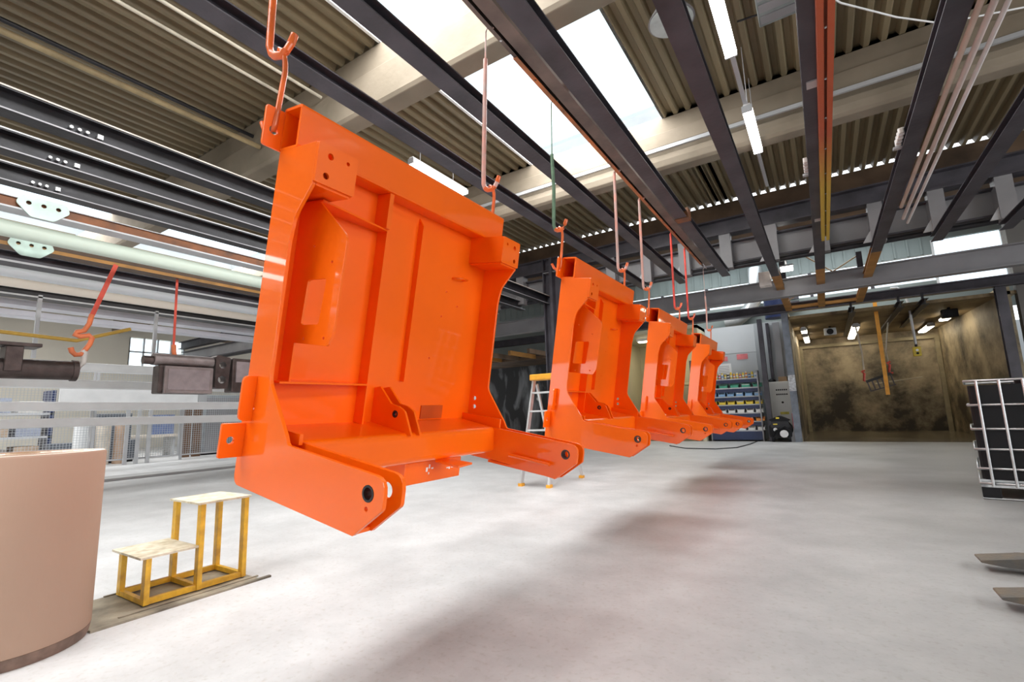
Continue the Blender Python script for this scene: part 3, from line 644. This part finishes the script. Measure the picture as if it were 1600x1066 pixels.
GW2 = grime_mat('grimy_booth_side', (.42, .335, .21), (.045, .034, .02), .9, .05)
struct('wall_booth_back', MB().box(-.7, 3.9, 20.7, 20.85, 0, 3.5), GW)
struct('wall_booth_left', MB().box(-.72, -.6, 15.15, 20.7, 0, 3.5), GW2)
struct('wall_booth_right', MB().prism('z', [(3.62, 15.15), (3.35, 20.7), (3.5, 20.7), (3.8, 15.15)], 0, 3.5), GW2)
struct('floor_booth', MB().box(-13, 6.4, 15.2, 22, -.2, 0), grime_mat('wet_booth_floor', (.21, .175, .12), (.05, .038, .024), .7))
struct('ceiling_booth', MB().box(-.72, 3.9, 15.15, 20.85, 3.32, 3.4), grime_mat('grimy_ceiling', (.36, .26, .13), (.10, .065, .03), .8))
MATS['wet_booth_floor'].node_tree.nodes['Principled BSDF'].inputs['Roughness'].default_value = .22
struct('trim_3', MB().box(-.6, 3.35, 20.62, 20.7, 3.0, 3.1).box(-.6, -.5, 20.6, 20.7, 0, 3.0).box(3.22, 3.34, 20.6, 20.7, 0, 3.05), mat('booth_pipe', (.30, .25, .15), .5))
# posts of the opening
pl = struct('door_post_column', MB().ibeam('z', 0, 0, 0, 3.5, .16, .16, .016), mat('blue_grey_post', (.20, .225, .27), .45, .2, .2, 5, .1)); pl.location = (-.70, 15.0, 0)
part('foot_gusset', MB().prism('y', [(-.08, 0), (-.24, 0), (-.08, .36)], .04, .06), GREYST, pl)
part('foil_wrap', MB().box(-.083, .083, -.005, .165, 1.35, 1.78), mat('crumpled_foil', (.6, .62, .66), .3, .8, .2, 20, .9, bscale=30), pl, label='crumpled silver foil wrapped round the post')
pr_ = struct('door_post_column', MB().ibeam('z', 0, 0, 0, 3.5, .18, .16, .016), DARKST); pr_.location = (3.62, 15.0, 0)
struct('wall_beside_booth', MB().box(3.9, 12, 15.1, 15.3, 0, 5.5), MATS['dark_wall'])
tube_lamp(1.0, 17.3, 21.2 - .7, 3.22, 'lit tube lamp in the wash booth ceiling behind the black rails', m=WARMTUBE, w=.2)
tube_lamp(2.92, 18.9, 20.5, 3.22, 'rear lit tube lamp along the grimy booth side wall', m=WARMTUBE, w=.2)
tube_lamp(3.05, 17.0, 17.9, 3.22, 'short lit tube lamp near the booth opening by the side wall', m=WARMTUBE, w=.2)
for k, (y0, y1) in enumerate(((16.9, 17.6), (18.6, 20.4))):
    tube_lamp(-.32, y0, y1, 3.22, ('small front lamp by the booth side near the blue post', 'rear lamp by the booth side near the blue post')[k], m=WARMTUBE, w=.16)
for k, x in enumerate((.80, 1.75, 2.2)):
    t = thing('booth_rail', ('black rail entering the booth below the ochre rail end', 'black rail entering the booth behind the ochre strap', 'black rail entering the booth beside the yellow pendant')[k], 'rail', (x, 0, 3.2))
    part('beam', MB().ibeam('y', 0, 0, 14.4, (19.5, 20.0, 18.6)[k], .13, .14, .014), BLKST, t)
    part('lower_edge', MB().box(.045, .065, 15.2, (19.5, 20.0, 18.6)[k], -.006, 0), mat('tan_edge', (.40, .30, .18), .5), t)
    part('hanger', MB().bar((0, 14.7, .14), (0, 14.7, .32), .05), BLKST, t)
# hanging spray bar in the booth
t = thing('hanging_bar', 'black slatted bar hung on two red hooks inside the wash booth', 'bar', (0, 0, 0))
part('bar', MB().bar((1.03, 17, 1.56), (1.62, 17, 1.76), .06, .07), BLKST, t)
part('slat_grid', MB().bar((1.10, 17.05, 1.29), (1.70, 17.05, 1.45), .03, .03), DARKST, t)
for k in range(6): part('slat', MB().bar((1.06 + k * .11, 17.02, 1.57 + k * .035), (1.12 + k * .11, 17.05, 1.30 + k * .028), .015, .03), DARKST, t)
for x, z in ((1.02, 1.60), (1.62, 1.80)): part('red_hook', MB().tube([(x + .05, 17, z - .03), (x - .03, 17, z), (x, 17, z + .2), (x - .05, 17, z + .26), (x + .02, 17, z + .29)], .03, 8), REDHOOK, t)
part('chain', MB().tube([(1.02, 17, 1.87), (1.03, 17, 2.4), (.97, 17, 3.2)], .022, 6).tube([(1.60, 17, 2.07), (1.58, 17, 2.4), (1.72, 17, 3.2)], .018, 6), mat('pale_chain', (.55, .50, .42), .5), t)
part('spray_lance', MB().cyl((1.25, 17.08, 1.50), (2.3, 17.08, 1.62), .018, 6), mat('pale_lance', (.55, .47, .33), .5), t, label='thin pale lance')
tag(part('strap', MB().bar((1.36, 15.5, 3.75), (1.36, 15.55, 1.16), .085, .012, up=(0, 1, 0)), mat('orange_strap', (.72, .32, .04), .6, 0, .1, 9)), 'ochre lifting strap hanging in front of the wash booth', 'strap')
t = thing('pendant_control', 'yellow pendant control box hanging in the wash booth opening', 'control', (2.12, 16, 0))
part('cable', MB().tube([(-.34, 16 - 16, 3.98), (-.20, 0, 3.97), (-.08, 0, 3.82), (-.02, 0, 3.5), (0, 0, 2.42)], .03, 8), LTST, t)
part('box', MB().box(-.085, .085, -.06, .06, 2.12, 2.36), mat('yellow_box', (.70, .52, .05), .45), t, bevel=.02)
part('button', MB().cyl((0, -.06, 2.27), (0, -.08, 2.27), .03, 10), WHITE, t); part('button', MB().cyl((0, -.06, 2.19), (0, -.08, 2.19), .03, 10), BLACK, t)
part('gland', MB().cyl((0, 0, 2.36), (0, 0, 2.44), .03, 8), BLACK, t)
for k, (x, y) in enumerate(((.35, 17.5), (2.9, 16.2))):
    t = thing('sprinkler_box', ('small pale black-eyed unit under the booth ceiling by the blue post', 'small black unit under the booth ceiling by the dark post')[k], 'sensor', (x, y, 3.05))
    part('body', MB().box(-.16, .16, -.1, .1, 0, .22), (LTST, BLACK)[k], t, bevel=.02); part('eye', MB().cyl((0, -.1, .1), (0, -.14, .1), .09, 12), BLACK, t); part('stem', MB().cyl((0, 0, .22), (0, 0, .28), .03, 8), BLACK, t)

# ------------------------------------------------------------------ between booths: bin rack, cabinet, floor machine
struct('wall_partition', MB().box(-3.05, -.72, 16.35, 16.5, 0, 3.5), GREYCLAD)
struct('trim_4', MB().box(-1.42, -1.30, 15.3, 15.5, 0, 3.45).box(-1.28, -1.2, 16.2, 16.35, 0, 3.45), DARKST)
struct('trim_5', MB().box(-1.1, -.92, 16.25, 16.35, 0, 3.45), GREYST)
t = thing('bin_rack', 'tall grey rack with navy sloping shelves of small parts bins', 'rack', (-2.22, 15.7, 0))
part('back_board', MB().box(-.72, .66, .10, .14, 0, 2.56), mat('grey_board', (.50, .53, .56), .5, 0, .05, 1), t)
part('upper_panel', MB().box(-.72, .66, .10, .14, 2.58, 3.40), mat('grey_board_light', (.56, .59, .62), .5, 0, .05, 1), t)
for x in (-.72, .64): part('side_panel', MB().box(x, x + .03, -.35, .10, 0, 2.0), GREYST, t)
part('plinth', MB().box(-.69, .64, -.33, .1, .03, .27), BLUEN, t)
SZ = (1.80, 1.53, 1.28, 1.04, .80, .56, .30)
for k, z in enumerate(SZ):
    sh_ = part('shelf', MB().box(-.69, .64, -.16 - .02 * k, .1, z - .02, z), BLUEN, t)
    part('shelf_front', MB().box(-.69, .64, -.18 - .02 * k, -.16 - .02 * k, z - .13, z), BLUEN, sh_)
    part('label_strip', MB().box(-.69, .64, -.185 - .02 * k, -.18 - .02 * k, z - .03, z + .005), LTST, sh_)
PINK = mat('faded_red_sign', (.78, .22, .24), .6)
part('sign', MB().box(-.42, -.14, .09, .10, 2.36, 2.50), PINK, t, label='faded red notice'); part('sign', MB().box(.12, .42, .09, .10, 2.38, 2.54), PINK, t, label='faded red notice')
nt_ = part('notice', MB().box(-.46, -.06, .09, .10, 1.96, 2.28), WHITE, t, label='white paper notice with small print')
for k in range(5): part('print_line', MB().box(-.42, -.12, .088, .0905, 2.0 + k * .05, 2.012 + k * .05), GREYST, nt_)
cols = {'white': (.82, .82, .80), 'yellow': (.85, .62, .05), 'red': (.7, .08, .06), 'orange': (.85, .3, .04), 'blue': (.08, .22, .55), 'green': (.06, .40, .26), 'pale blue': (.25, .45, .72), 'black': (.03, .03, .03)}
CM = {k: mat('can_' + k.replace(' ', '_'), v, .4, 0, .05, 5) for k, v in cols.items()}
ORD = ('first', 'second', 'third', 'fourth', 'fifth', 'sixth', 'seventh', 'eighth', 'ninth', 'tenth', 'eleventh', 'twelfth', 'thirteenth', 'fourteenth', 'fifteenth', 'sixteenth')
CO = ['white', 'white', 'yellow', 'red', 'white', 'yellow', 'black', 'yellow', 'orange', 'yellow', 'red', 'yellow', 'orange', 'blue', 'yellow', 'white']
for k, c in enumerate(CO):
    x = -2.86 + k * .082; h = .14 + .06 * ((k * 7) % 5) / 4 + (.1 if k < 2 else 0)
    t2 = thing('spray_can', '%s can on top of the bin rack, %s from the pale booth side' % (c, ORD[k]), 'can', (x, 15.62, 1.80), 'cans on top of the bin rack')
    part('body', MB().cyl((0, 0, 0), (0, 0, h * .8), .032, 10), CM[c], t2); part('band', MB().cyl((0, 0, h * .3), (0, 0, h * .55), .0325, 10), CM['white' if c != 'white' else 'pale blue'], t2); part('cap', MB().cyl((0, 0, h * .8), (0, 0, h), .024, 10), CM['yellow' if k % 3 else 'white'], t2)
def bins(z, y, n, c, rowname):
    for k in range(n):
        x = -2.82 + 1.22 * k / (n - 1)
        t2 = thing('parts_bin', '%s open parts bin on %s, %s from the pale booth side' % (c, rowname, ORD[k]), 'bin', (x, y, z + .002), 'parts bins on ' + rowname)
        w = .5 * 1.15 / n
        part('tray', MB().box(-w, w, -.10, .10, 0, .01).box(-w, -w + .008, -.10, .10, .01, .11).box(w - .008, w, -.10, .10, .01, .11).box(-w, w, -.10, -.09, .01, .07).box(-w, w, .09, .10, .01, .12), CM[c], t2)
        part('contents', MB().box(-w + .01, w - .01, -.085, .085, .01, .06 + .03 * (k % 2)), CM[('white', 'black', 'red', 'white', 'orange')[k % 5]], t2)
bins(1.53, 15.60, 5, 'green', 'the second shelf'); bins(1.28, 15.56, 6, 'pale blue', 'the third shelf'); bins(1.04, 15.54, 6, 'yellow', 'the fourth shelf')
bins(.80, 15.52, 6, 'white', 'the fifth shelf'); bins(.56, 15.50, 5, 'orange', 'the sixth shelf'); bins(.30, 15.48, 6, 'white', 'the lowest shelf')
t = thing('control_cabinet', 'white electrical control cabinet in the grey recess', 'cabinet', (-1.09, 15.9, 0))
part('body', MB().box(-.31, .28, 0, .35, .05, 1.66), mat('white_cabinet', (.80, .79, .76), .4, 0, .03, 2), t, bevel=.01)
dr_ = part('door', MB().box(-.30, .27, -.02, 0, .08, 1.63), MATS['white_cabinet'], t)
for z in (1.40, 1.27):
    for k in range(6): part('indicator', MB().box(-.08 + k * .05, -.045 + k * .05, -.03, -.02, z, z + .04), BLACK, dr_)
part('switch', MB().cyl((.06, -.05, 1.06), (.06, -.02, 1.06), .03, 10), BLACK, dr_)
part('warning_label', MB().box(-.03, .19, -.025, -.02, .72, .79), mat('yellow_label', (.75, .62, .08), .5), dr_)
part('handle', MB().box(-.27, -.25, -.04, -.02, .9, 1.05), BLACK, dr_)
tag(part('cardboard_box', MB().box(-1.08, -.86, 15.95, 16.2, 1.66, 1.80), mat('cardboard', (.40, .26, .15), .8), bevel=.004), 'brown cardboard box on top of the white control cabinet', 'box')
tag(part('cap', MB().tube([(-1.26, 16.05, 1.66), (-1.26, 16.05, 1.72), (-1.26, 16.05, 1.76)], [.11, .10, .04], 14), BLACK), 'small black rounded item on the white control cabinet', 'item')
t = thing('floor_scrubber', 'black floor cleaning machine with yellow marks before the white cabinet', 'machine', (-1.10, 15.25, 0))
part('body', MB().prism('y', rnd([(-.28, .12), (.26, .12), (.27, .4), (.1, .66), (-.06, .66), (-.27, .42)], .06), -.25, .25), BLACK, t, bevel=.03)
part('tank', MB().prism('y', rnd([(-.24, .38), (.24, .38), (.2, .56), (-.2, .56)], .05), -.28, -.2), BLKST, t)
part('hood', MB().prism('y', rnd([(-.26, .60), (0, .70), (.24, .58), (.2, .55), (-.2, .55)], .01), -.3, .2), BLACK, t)
part('yellow_mark', MB().box(-.08, .0, -.31, -.30, .62, .66).box(-.16, -.06, -.29, -.28, .46, .49), CM['yellow'], t)
part('motor', MB().cyl((.08, -.32, .22), (.08, -.22, .22), .10, 14), CHROME, t)
part('hose', MB().tube([(-.2, -.28, .15), (-.1, -.34, .3), (.12, -.34, .42), (.22, -.3, .3)], .025, 8), BLACK, t)
for x in (-.2, .2): part('wheel', MB().cyl((x - .03, -.2, .09), (x + .03, -.2, .09), .09, 14), BLACK, t)
part('lamp', MB().cyl((-.12, -.29, .33), (-.12, -.27, .33), .05, 10), WHITE, t)
tag(part('red_hose_reel', MB().box(-.80, -.76, 15.1, 15.2, .35, .75), mat('red_plate', (.75, .12, .14), .5)), 'narrow red plate at the foot of the blue post', 'plate')

# ------------------------------------------------------------------ pale lit booth and black booth
CREAM = mat('cream_booth_wall', (.62, .57, .40), .5, 0, .08, .8)
struct('wall_pale_booth', MB().box(-6.0, -3.05, 18.6, 18.7, 0, 3.5).box(-6.05, -5.95, 15.2, 18.6, 0, 3.5).box(-3.15, -3.05, 15.2, 18.6, 0, 3.5), CREAM)
struct('ceiling_pale_booth', MB().box(-6.0, -3.05, 15.2, 18.7, 3.4, 3.5), CREAM)
for k, y in enumerate((16.4, 17.6)):
    t = thing('booth_lamp', ('front lit ceiling lamp of the pale booth', 'rear lit ceiling lamp of the pale booth')[k], 'lamp', (-4.5, y, 3.3))
    part('housing', MB().box(-.8, .8, -.12, .12, .02, .1), WHITE, t); part('tube', MB().box(-.75, .75, -.1, .1, -.01, .02), WARMTUBE, t)
t = thing('swing_arm', 'dark folded support arm on the pale booth wall', 'arm', (-4.0, 18.3, 0))
part('post', MB().box(-.05, .05, 0, .1, 0, 2.7), DARKST, t); part('arm', MB().bar((0, .05, 2.6), (.9, .05, 2.9), .06), mat('cream_arm', (.7, .65, .45), .5), t); part('shelf_tube', MB().cyl((-.9, .05, 1.85), (0, .05, 1.85), .06, 8), mat('cream_arm', (.7, .65, .45), .5), t)
BKW = mat('blackened_wall', (.035, .036, .038), .55, 0, .1, .7, .15, col2=(.012, .012, .013))
def smear():
    N = BKW.node_tree.nodes; L = BKW.node_tree.links
    n = N.new('ShaderNodeTexNoise'); n.inputs['Scale'].default_value = 1.1; n.inputs['Detail'].default_value = 6; n.inputs['Distortion'].default_value = 1.2
    mp = N.new('ShaderNodeMapping'); mp.inputs['Scale'].default_value = (1.3, 1, .5); L.new(N['Texture Coordinate'].outputs['Object'], mp.inputs[0]); L.new(mp.outputs[0], n.inputs['Vector'])
    r = N.new('ShaderNodeValToRGB'); r.color_ramp.elements[0].position = .5; r.color_ramp.elements[1].position = .72
    r.color_ramp.elements[0].color = (.03, .031, .034, 1); r.color_ramp.elements[1].color = (.34, .36, .38, 1); L.new(n.outputs['Fac'], r.inputs[0]); L.new(r.outputs[0], N['Principled BSDF'].inputs['Base Color'])
smear()
struct('wall_black_booth', MB().box(-13, -6.05, 17.3, 17.4, 0, 3.5).box(-6.12, -6.05, 15.2, 17.3, 0, 3.5), BKW)
struct('ceiling_black_booth', MB().box(-13, -6.05, 15.2, 17.3, 2.95, 3.05), BROWNB)
for k in range(9): struct('trim_%d' % (6 + k), MB().box(-12.6 + k * .75, -12.5 + k * .75, 13.5, 15.2, 2.95, 3.1), (BROWNB, OCHRE)[k % 2])
for k, (x, z) in enumerate(((-9.9, 1.55), (-9.2, 1.6), (-8.6, 1.6))):
    t = thing('wall_socket', ('chrome wall fitting on the blackened wall, farthest from the column', 'middle chrome wall fitting on the blackened wall', 'chrome wall fitting on the blackened wall, closest to the stepladder')[k], 'fitting', (x, 17.3, z))
    part('plate', MB().cyl((0, -.03, 0), (0, 0, 0), .09, 12), CHROME, t); part('knob', MB().cyl((0, -.09, 0), (0, -.03, 0), .05, 10), WHITE, t)
# duct and services above the lintel
t = thing('air_duct', 'bright curved air duct above the pale booth', 'duct', (-1.55, 17.34, 4.3))
part('bend', MB().tube([(-1.0, 0, -.5), (-.6, 0, -.45), (-.25, 0, -.2), (0, 0, .2), (.05, 0, .7), (.05, 0, 1.2)], .22, 14), ALU, t)
for k in range(4): part('louvre', MB().box(.4, 1.2, -.05, .05, -.3 + k * .14, -.22 + k * .14), DARKST, t)
tag(part('blue_drum', MB().cyl((-.95, 15.8, 3.5), (-.95, 15.8, 4.15), .28, 16), BLUEN), 'navy blue drum on top of the booth beside the ochre rail end', 'drum')
t = thing('junction_box', 'offwhite junction box on the ochre rail end', 'box', (-.78, 11.2, 3.62))
part('body', MB().box(-.12, .1, -.1, .1, -.15, .15), MATS['offwhite_plastic'], t, bevel=.01); part('bracket', MB().box(.1, .22, -.03, .03, -.02, .04), LTST, t)
for k, (x, y, z) in enumerate(((-.41, 11.0, 3.96), (-.37, 11.0, 3.72))):
    t = thing('small_lamp', ('small lit bulkhead lamp under the girder, upper of two', 'small lit bulkhead lamp under the girder, lower of two')[k], 'lamp', (x, y, z))
    part('base', MB().box(-.12, .12, -.06, .06, .05, .08), LTST, t); part('tube', MB().box(-.11, .11, -.05, .05, -.04, .05), GLOWTUBE, t, bevel=.01)
    part('bracket', MB().bar((0, 0, .07), (0, -.95, .3 if k == 0 else .42), .025), LTST, t)
tag(part('floor_cable', MB().tube([(-3.6, 13.2, .012), (-3.0, 12.4, .012), (-2.3, 12.3, .012), (-1.9, 12.8, .012), (-1.75, 14, .012), (-1.7, 15.2, .012)], .012, 6), BLACK), 'thin black cable curving over the floor before the bin rack', 'cable')

# ------------------------------------------------------------------ far side: barrier rails, mesh fence, goods, hanging castings
XB = -11.5
for k, (z, y0, y1) in enumerate(((2.10, -1.5, 8.8), (1.78, -1.5, 8.8), (1.38, -1.5, 8.8), (1.09, -1.5, 8.8))):
    tag(part('barrier_rail', MB().box(XB - .08, XB + .08, y0, y1, z - .08, z + .08), WHITE, bevel=.02), ('long white barrier rail, topmost behind the hanging castings', 'long white barrier rail, second from the top', 'long white barrier rail, third from the top', 'long white barrier rail, lowest')[k], 'rail', None)
for k, y in enumerate((-1, 6.2, 8.3)):
    tag(part('barrier_post', MB().box(XB - .15, XB - .08, y - .04, y + .04, .05, 1.9), LTST), 'light grey post of the white barrier, %s along the kerb' % ('first', 'second', 'third')[k], 'post')
MESHM = mat('fence_wire', (.50, .53, .56), .5, .2, .05, 2)
for k in range(6):
    y0 = -1.5 + k * 2.0; t = thing('mesh_fence_panel', 'grey wire mesh fence panel, %s along the far aisle' % ('first', 'second', 'third', 'fourth', 'fifth', 'sixth')[k], 'fence', (-15.5, y0, 0), 'mesh fence panels')
    part('post', MB().box(-.03, .03, 0, .06, 0, 2.5), LTST, t)
    part('frame', MB().box(-.02, .02, .06, 1.98, .12, .16).box(-.02, .02, .06, 1.98, 2.36, 2.4).box(-.02, .02, 1.94, 1.98, .16, 2.36), LTST, t)
    mb = MB()
    for j in range(31): mb.box(-.004, .004, .10 + j * .06, .107 + j * .06, .16, 2.36)
    for j in range(36): mb.box(-.004, .004, .06, 1.94, .2 + j * .06, .207 + j * .06)
    part('wire_mesh', mb, MESHM, t, kind='stuff')
t = thing('notice_board', 'long blank white board fixed on the mesh fence', 'board', (-15.42, 5.3, 0))
part('sheet', MB().box(-.02, .02, -1.5, 1.55, 1.42, 2.02), WHITE, t); part('end_strip', MB().box(-.02, .03, 1.57, 1.8, 1.42, 2.02), LTST, t)
for k, y in enumerate((5.2, 5.45, 5.7)):
    tag(part('fence_upright', MB().box(-15.44, -15.38, y - .04, y + .04, .0, 1.42), LTST), 'pale upright below the white board, %s of three' % ('first', 'second', 'third')[k], 'post')
# goods behind the fence
t = thing('storage_rack', 'low storage rack of boxed goods behind the mesh fence', 'rack', (-17.6, 2.6, 0))
for y in (-1.6, 0, 1.5): part('upright', MB().box(-.4, .4, y, y + .08, 0, 2.0), BLUEN, t)
for z in (.15, .75, 1.35): part('deck', MB().box(-.4, .4, -1.6, 1.58, z, z + .06), LTST, t)
bc = [(.45, .34, .25), (.30, .33, .42), (.55, .53, .50), (.25, .22, .20)]
n_ = 0
for z in (.21, .81, 1.41):
    for k in range(5):
        h = .28 + .12 * random.random()
        tag(part('carton', MB().box(-17.95, -17.25, 1.1 + k * .6, 1.1 + k * .6 + .46, z, z + h), mat('carton%d' % (n_ % 4), bc[n_ % 4], .7), bevel=.01), '%s carton in storage rack, %s shelf, %s from the open end' % (('tan', 'blue grey', 'pale grey', 'dark brown')[n_ % 4], {.21: 'bottom', .81: 'middle', 1.41: 'top'}[z], ('first', 'second', 'third', 'fourth', 'fifth')[k]), 'box', 'cartons in the storage rack'); n_ += 1
for k, (y, m, l) in enumerate(((4.5, WHITE, 'white'), (4.95, mat('cream_roll', (.78, .70, .60), .6), 'cream'), (5.35, mat('tan_roll', (.60, .42, .30), .6), 'tan'))):
    t = thing('material_roll', l + ' upright material roll behind the mesh fence', 'roll', (-16.2, y, 0))
    part('roll', MB().cyl((0, 0, 0), (0, 0, 1.1), .16, 18), m, t); part('core', MB().cyl((0, 0, 1.1), (0, 0, 1.14), .05, 10), BLACK, t)
for k, y in enumerate((7.05, 7.35)):
    tag(part('timber_board', MB().box(-16.5, -16.4, y - .11, y + .11, 0, 1.5), mat('dark_timber', (.16, .085, .045), .7, 0, .2, 3)), 'dark brown timber upright behind the fence, %s of two' % ('first', 'second')[k], 'board')
t = thing('work_table', 'pale bench with blue panel behind the mesh fence', 'table', (-17.75, 6.6, 0))
part('top', MB().box(-.4, .4, -.6, .6, .62, .70), mat('cream_roll', (.78, .70, .60), .6), t); part('panel', MB().box(.3, .34, -.1, .5, .7, 1.3), mat('dusty_blue', (.16, .22, .42), .5), t)
for y in (-.55, .5): part('leg', MB().box(-.35, .35, y, y + .06, 0, .62), LTST, t)
t = thing('machine_cabinet', 'low dark blue grey machine block behind the fence uprights', 'machine', (-16.9, 5.3, 0))
part('body', MB().box(-.3, .3, -1.3, .55, .05, .60), mat('dark_machine', (.10, .115, .14), .5), t, bevel=.02); part('plinth', MB().box(-.28, .28, -1.28, .5, 0, .05), BLACK, t)
part('upper_body', MB().box(-.35, .05, -.3, .5, .60, 1.35), MATS['dark_machine'], t, bevel=.02)
t = thing('machine_cabinet', 'large grey machine cabinet behind the mesh fence', 'machine', (-17.5, 8.6, 0))
part('body', MB().box(-.8, .8, -1.0, 1.4, .05, 1.9), mat('machine_grey', (.34, .37, .40), .5), t, bevel=.02); part('plinth', MB().box(-.75, .75, -.95, 1.35, 0, .05), BLACK, t)
for k in range(2): part('door', MB().box(.8, .82, -.9 + k * 1.15, .2 + k * 1.15, .15, 1.8), GREYST, t)
t = thing('red_banner_rack', 'tall pale rack with red top beam near the far window', 'rack', (-20, 12.6, 0))
for y in (-1.5, 0, 1.5): part('upright', MB().box(-.3, .3, y, y + .1, 0, 4.9), LTST, t)
part('red_beam', MB().box(.3, .36, -1.6, 1.7, 4.55, 4.75), mat('red_beam', (.60, .10, .12), .5), t)
for z in (1.2, 2.4, 3.6): part('shelf', MB().box(-.3, .3, -1.5, 1.6, z, z + .06), LTST, t)
# hanging castings
CAST = mat('brown_cast_iron', (.10, .075, .07), .42, .5, .25, 6, .2, col2=(.05, .035, .032))
def strap(pts, lab, w=.05, hookp=None):
    t = thing('hanging_strap', lab, 'strap')
    part('webbing', MB().bar(pts[0], pts[1], w, .012, up=(1, 0, 0)), mat('red_webbing', (.78, .10, .06), .6), t)
    if hookp: part('hook', MB().tube(hookp, .035, 8), mat('orange_forged_hook', (.85, .22, .08), .4), t)
    return t
X1 = -8.95
t = thing('hanging_cylinder', 'brown steel cylinder with saddle bracket hanging on an orange hook', 'casting', (X1, 1.6, 1.80))
part('barrel', MB().cyl((0, -.9, -.01), (0, .72, -.0), .135, 20), CAST, t)
part('end_ring', MB().cyl((0, .70, 0), (0, .76, 0), .15, 20), CAST, t)
part('saddle', MB().box(-.14, .16, .0, .17, -.05, .28), CAST, t, bevel=.01)
part('top_plate', MB().box(-.18, .18, -.9, .34, .28, .33), CAST, t, bevel=.01)
part('shackle', MB().tube([(0, .76, .02), (0, .82, .12), (0, .84, .26), (0, .80, .30)], .04, 8), mat('pale_shackle', (.7, .66, .62), .4), t)
strap(((X1, 2.70, 3.46), (X1, 2.47, 2.62)), 'red webbing strap and orange hook carrying the brown steel cylinder', .06, [(X1, 2.47, 2.64), (X1, 2.45, 2.50), (X1, 2.40, 2.39), (X1, 2.32, 2.36), (X1, 2.30, 2.32), (X1, 2.36, 2.30), (X1, 2.46, 2.33), (X1, 2.50, 2.29), (X1, 2.48, 2.20), (X1, 2.43, 2.10), (X1, 2.39, 2.04), (X1, 2.33, 2.03), (X1, 2.29, 2.07), (X1, 2.27, 2.13)])
X2 = -9.1
t = thing('hanging_gearbox', 'brown gearbox with round barrel and square flange, hanging by the white barrier', 'casting', (X2, 3.76, 1.9))
part('barrel', MB().cyl((0, -.42, .16), (0, .48, .16), .10, 18), mat('pale_brown_casting', (.30, .25, .245), .42, .4, .15, 6, .2), t)
part('barrel_nose', MB().cyl((0, -.56, .14), (0, -.42, .14), .07, 14), CAST, t)
part('square_flange', MB().box(.10, .16, -.30, .44, -.40, .05), MATS['pale_brown_casting'], t, bevel=.01)
part('flange_face', MB().box(.16, .17, -.25, .38, -.34, .0), mat('mauve_plate', (.34, .28, .29), .5), t)
part('body', MB().box(-.15, .10, -.36, .44, -.40, .06), CAST, t, bevel=.02)
part('yoke', MB().prism('x', rnd([(.50, -.3), (.72, -.3), (.76, .26), (.5, .3)], .05), -.1, .1, [circ(.62, .12, .06), circ(.62, -.14, .07)]), CAST, t)
part('second_body', MB().box(-.15, .12, .78, 1.35, -.36, .26), CAST, t, bevel=.02)
part('second_face', MB().box(.12, .14, .84, 1.14, -.18, .20), MATS['mauve_plate'], t)
strap(((X2, 3.60, 3.50), (X2, 3.62, 2.30)), 'thin red strap and hook carrying the brown gearbox', .035, [(X2, 3.62, 2.32), (X2, 3.63, 2.2), (X2, 3.66, 2.1), (X2, 3.7, 2.14)])
tag(part('hose', MB().tube([(-10.0, 1.0, 2.30), (-10.0, 1.75, 2.42), (-10.0, 2.6, 2.38), (-10.0, 2.9, 2.5), (-10.0, 3.3, 2.66)], .03, 8), mat('yellow_hose', (.62, .38, .06), .5)), 'ochre hose draped behind the hanging castings', 'hose')
for k, (x, y, z) in enumerate(((-12.27, 1.0, 2.7), (-12.27, 2.6, 2.7), (-12.27, 4.5, 2.7), (-12.27, 7.2, 2.7))):
    tag(part('drop_rod', MB().box(x - .03, x + .03, y - .03, y + .03, 2.3, 3.5), LTST), 'grey drop rod under the dark rail by the cream pipe, %s' % ('first', 'second', 'third', 'fourth')[k], 'rod')
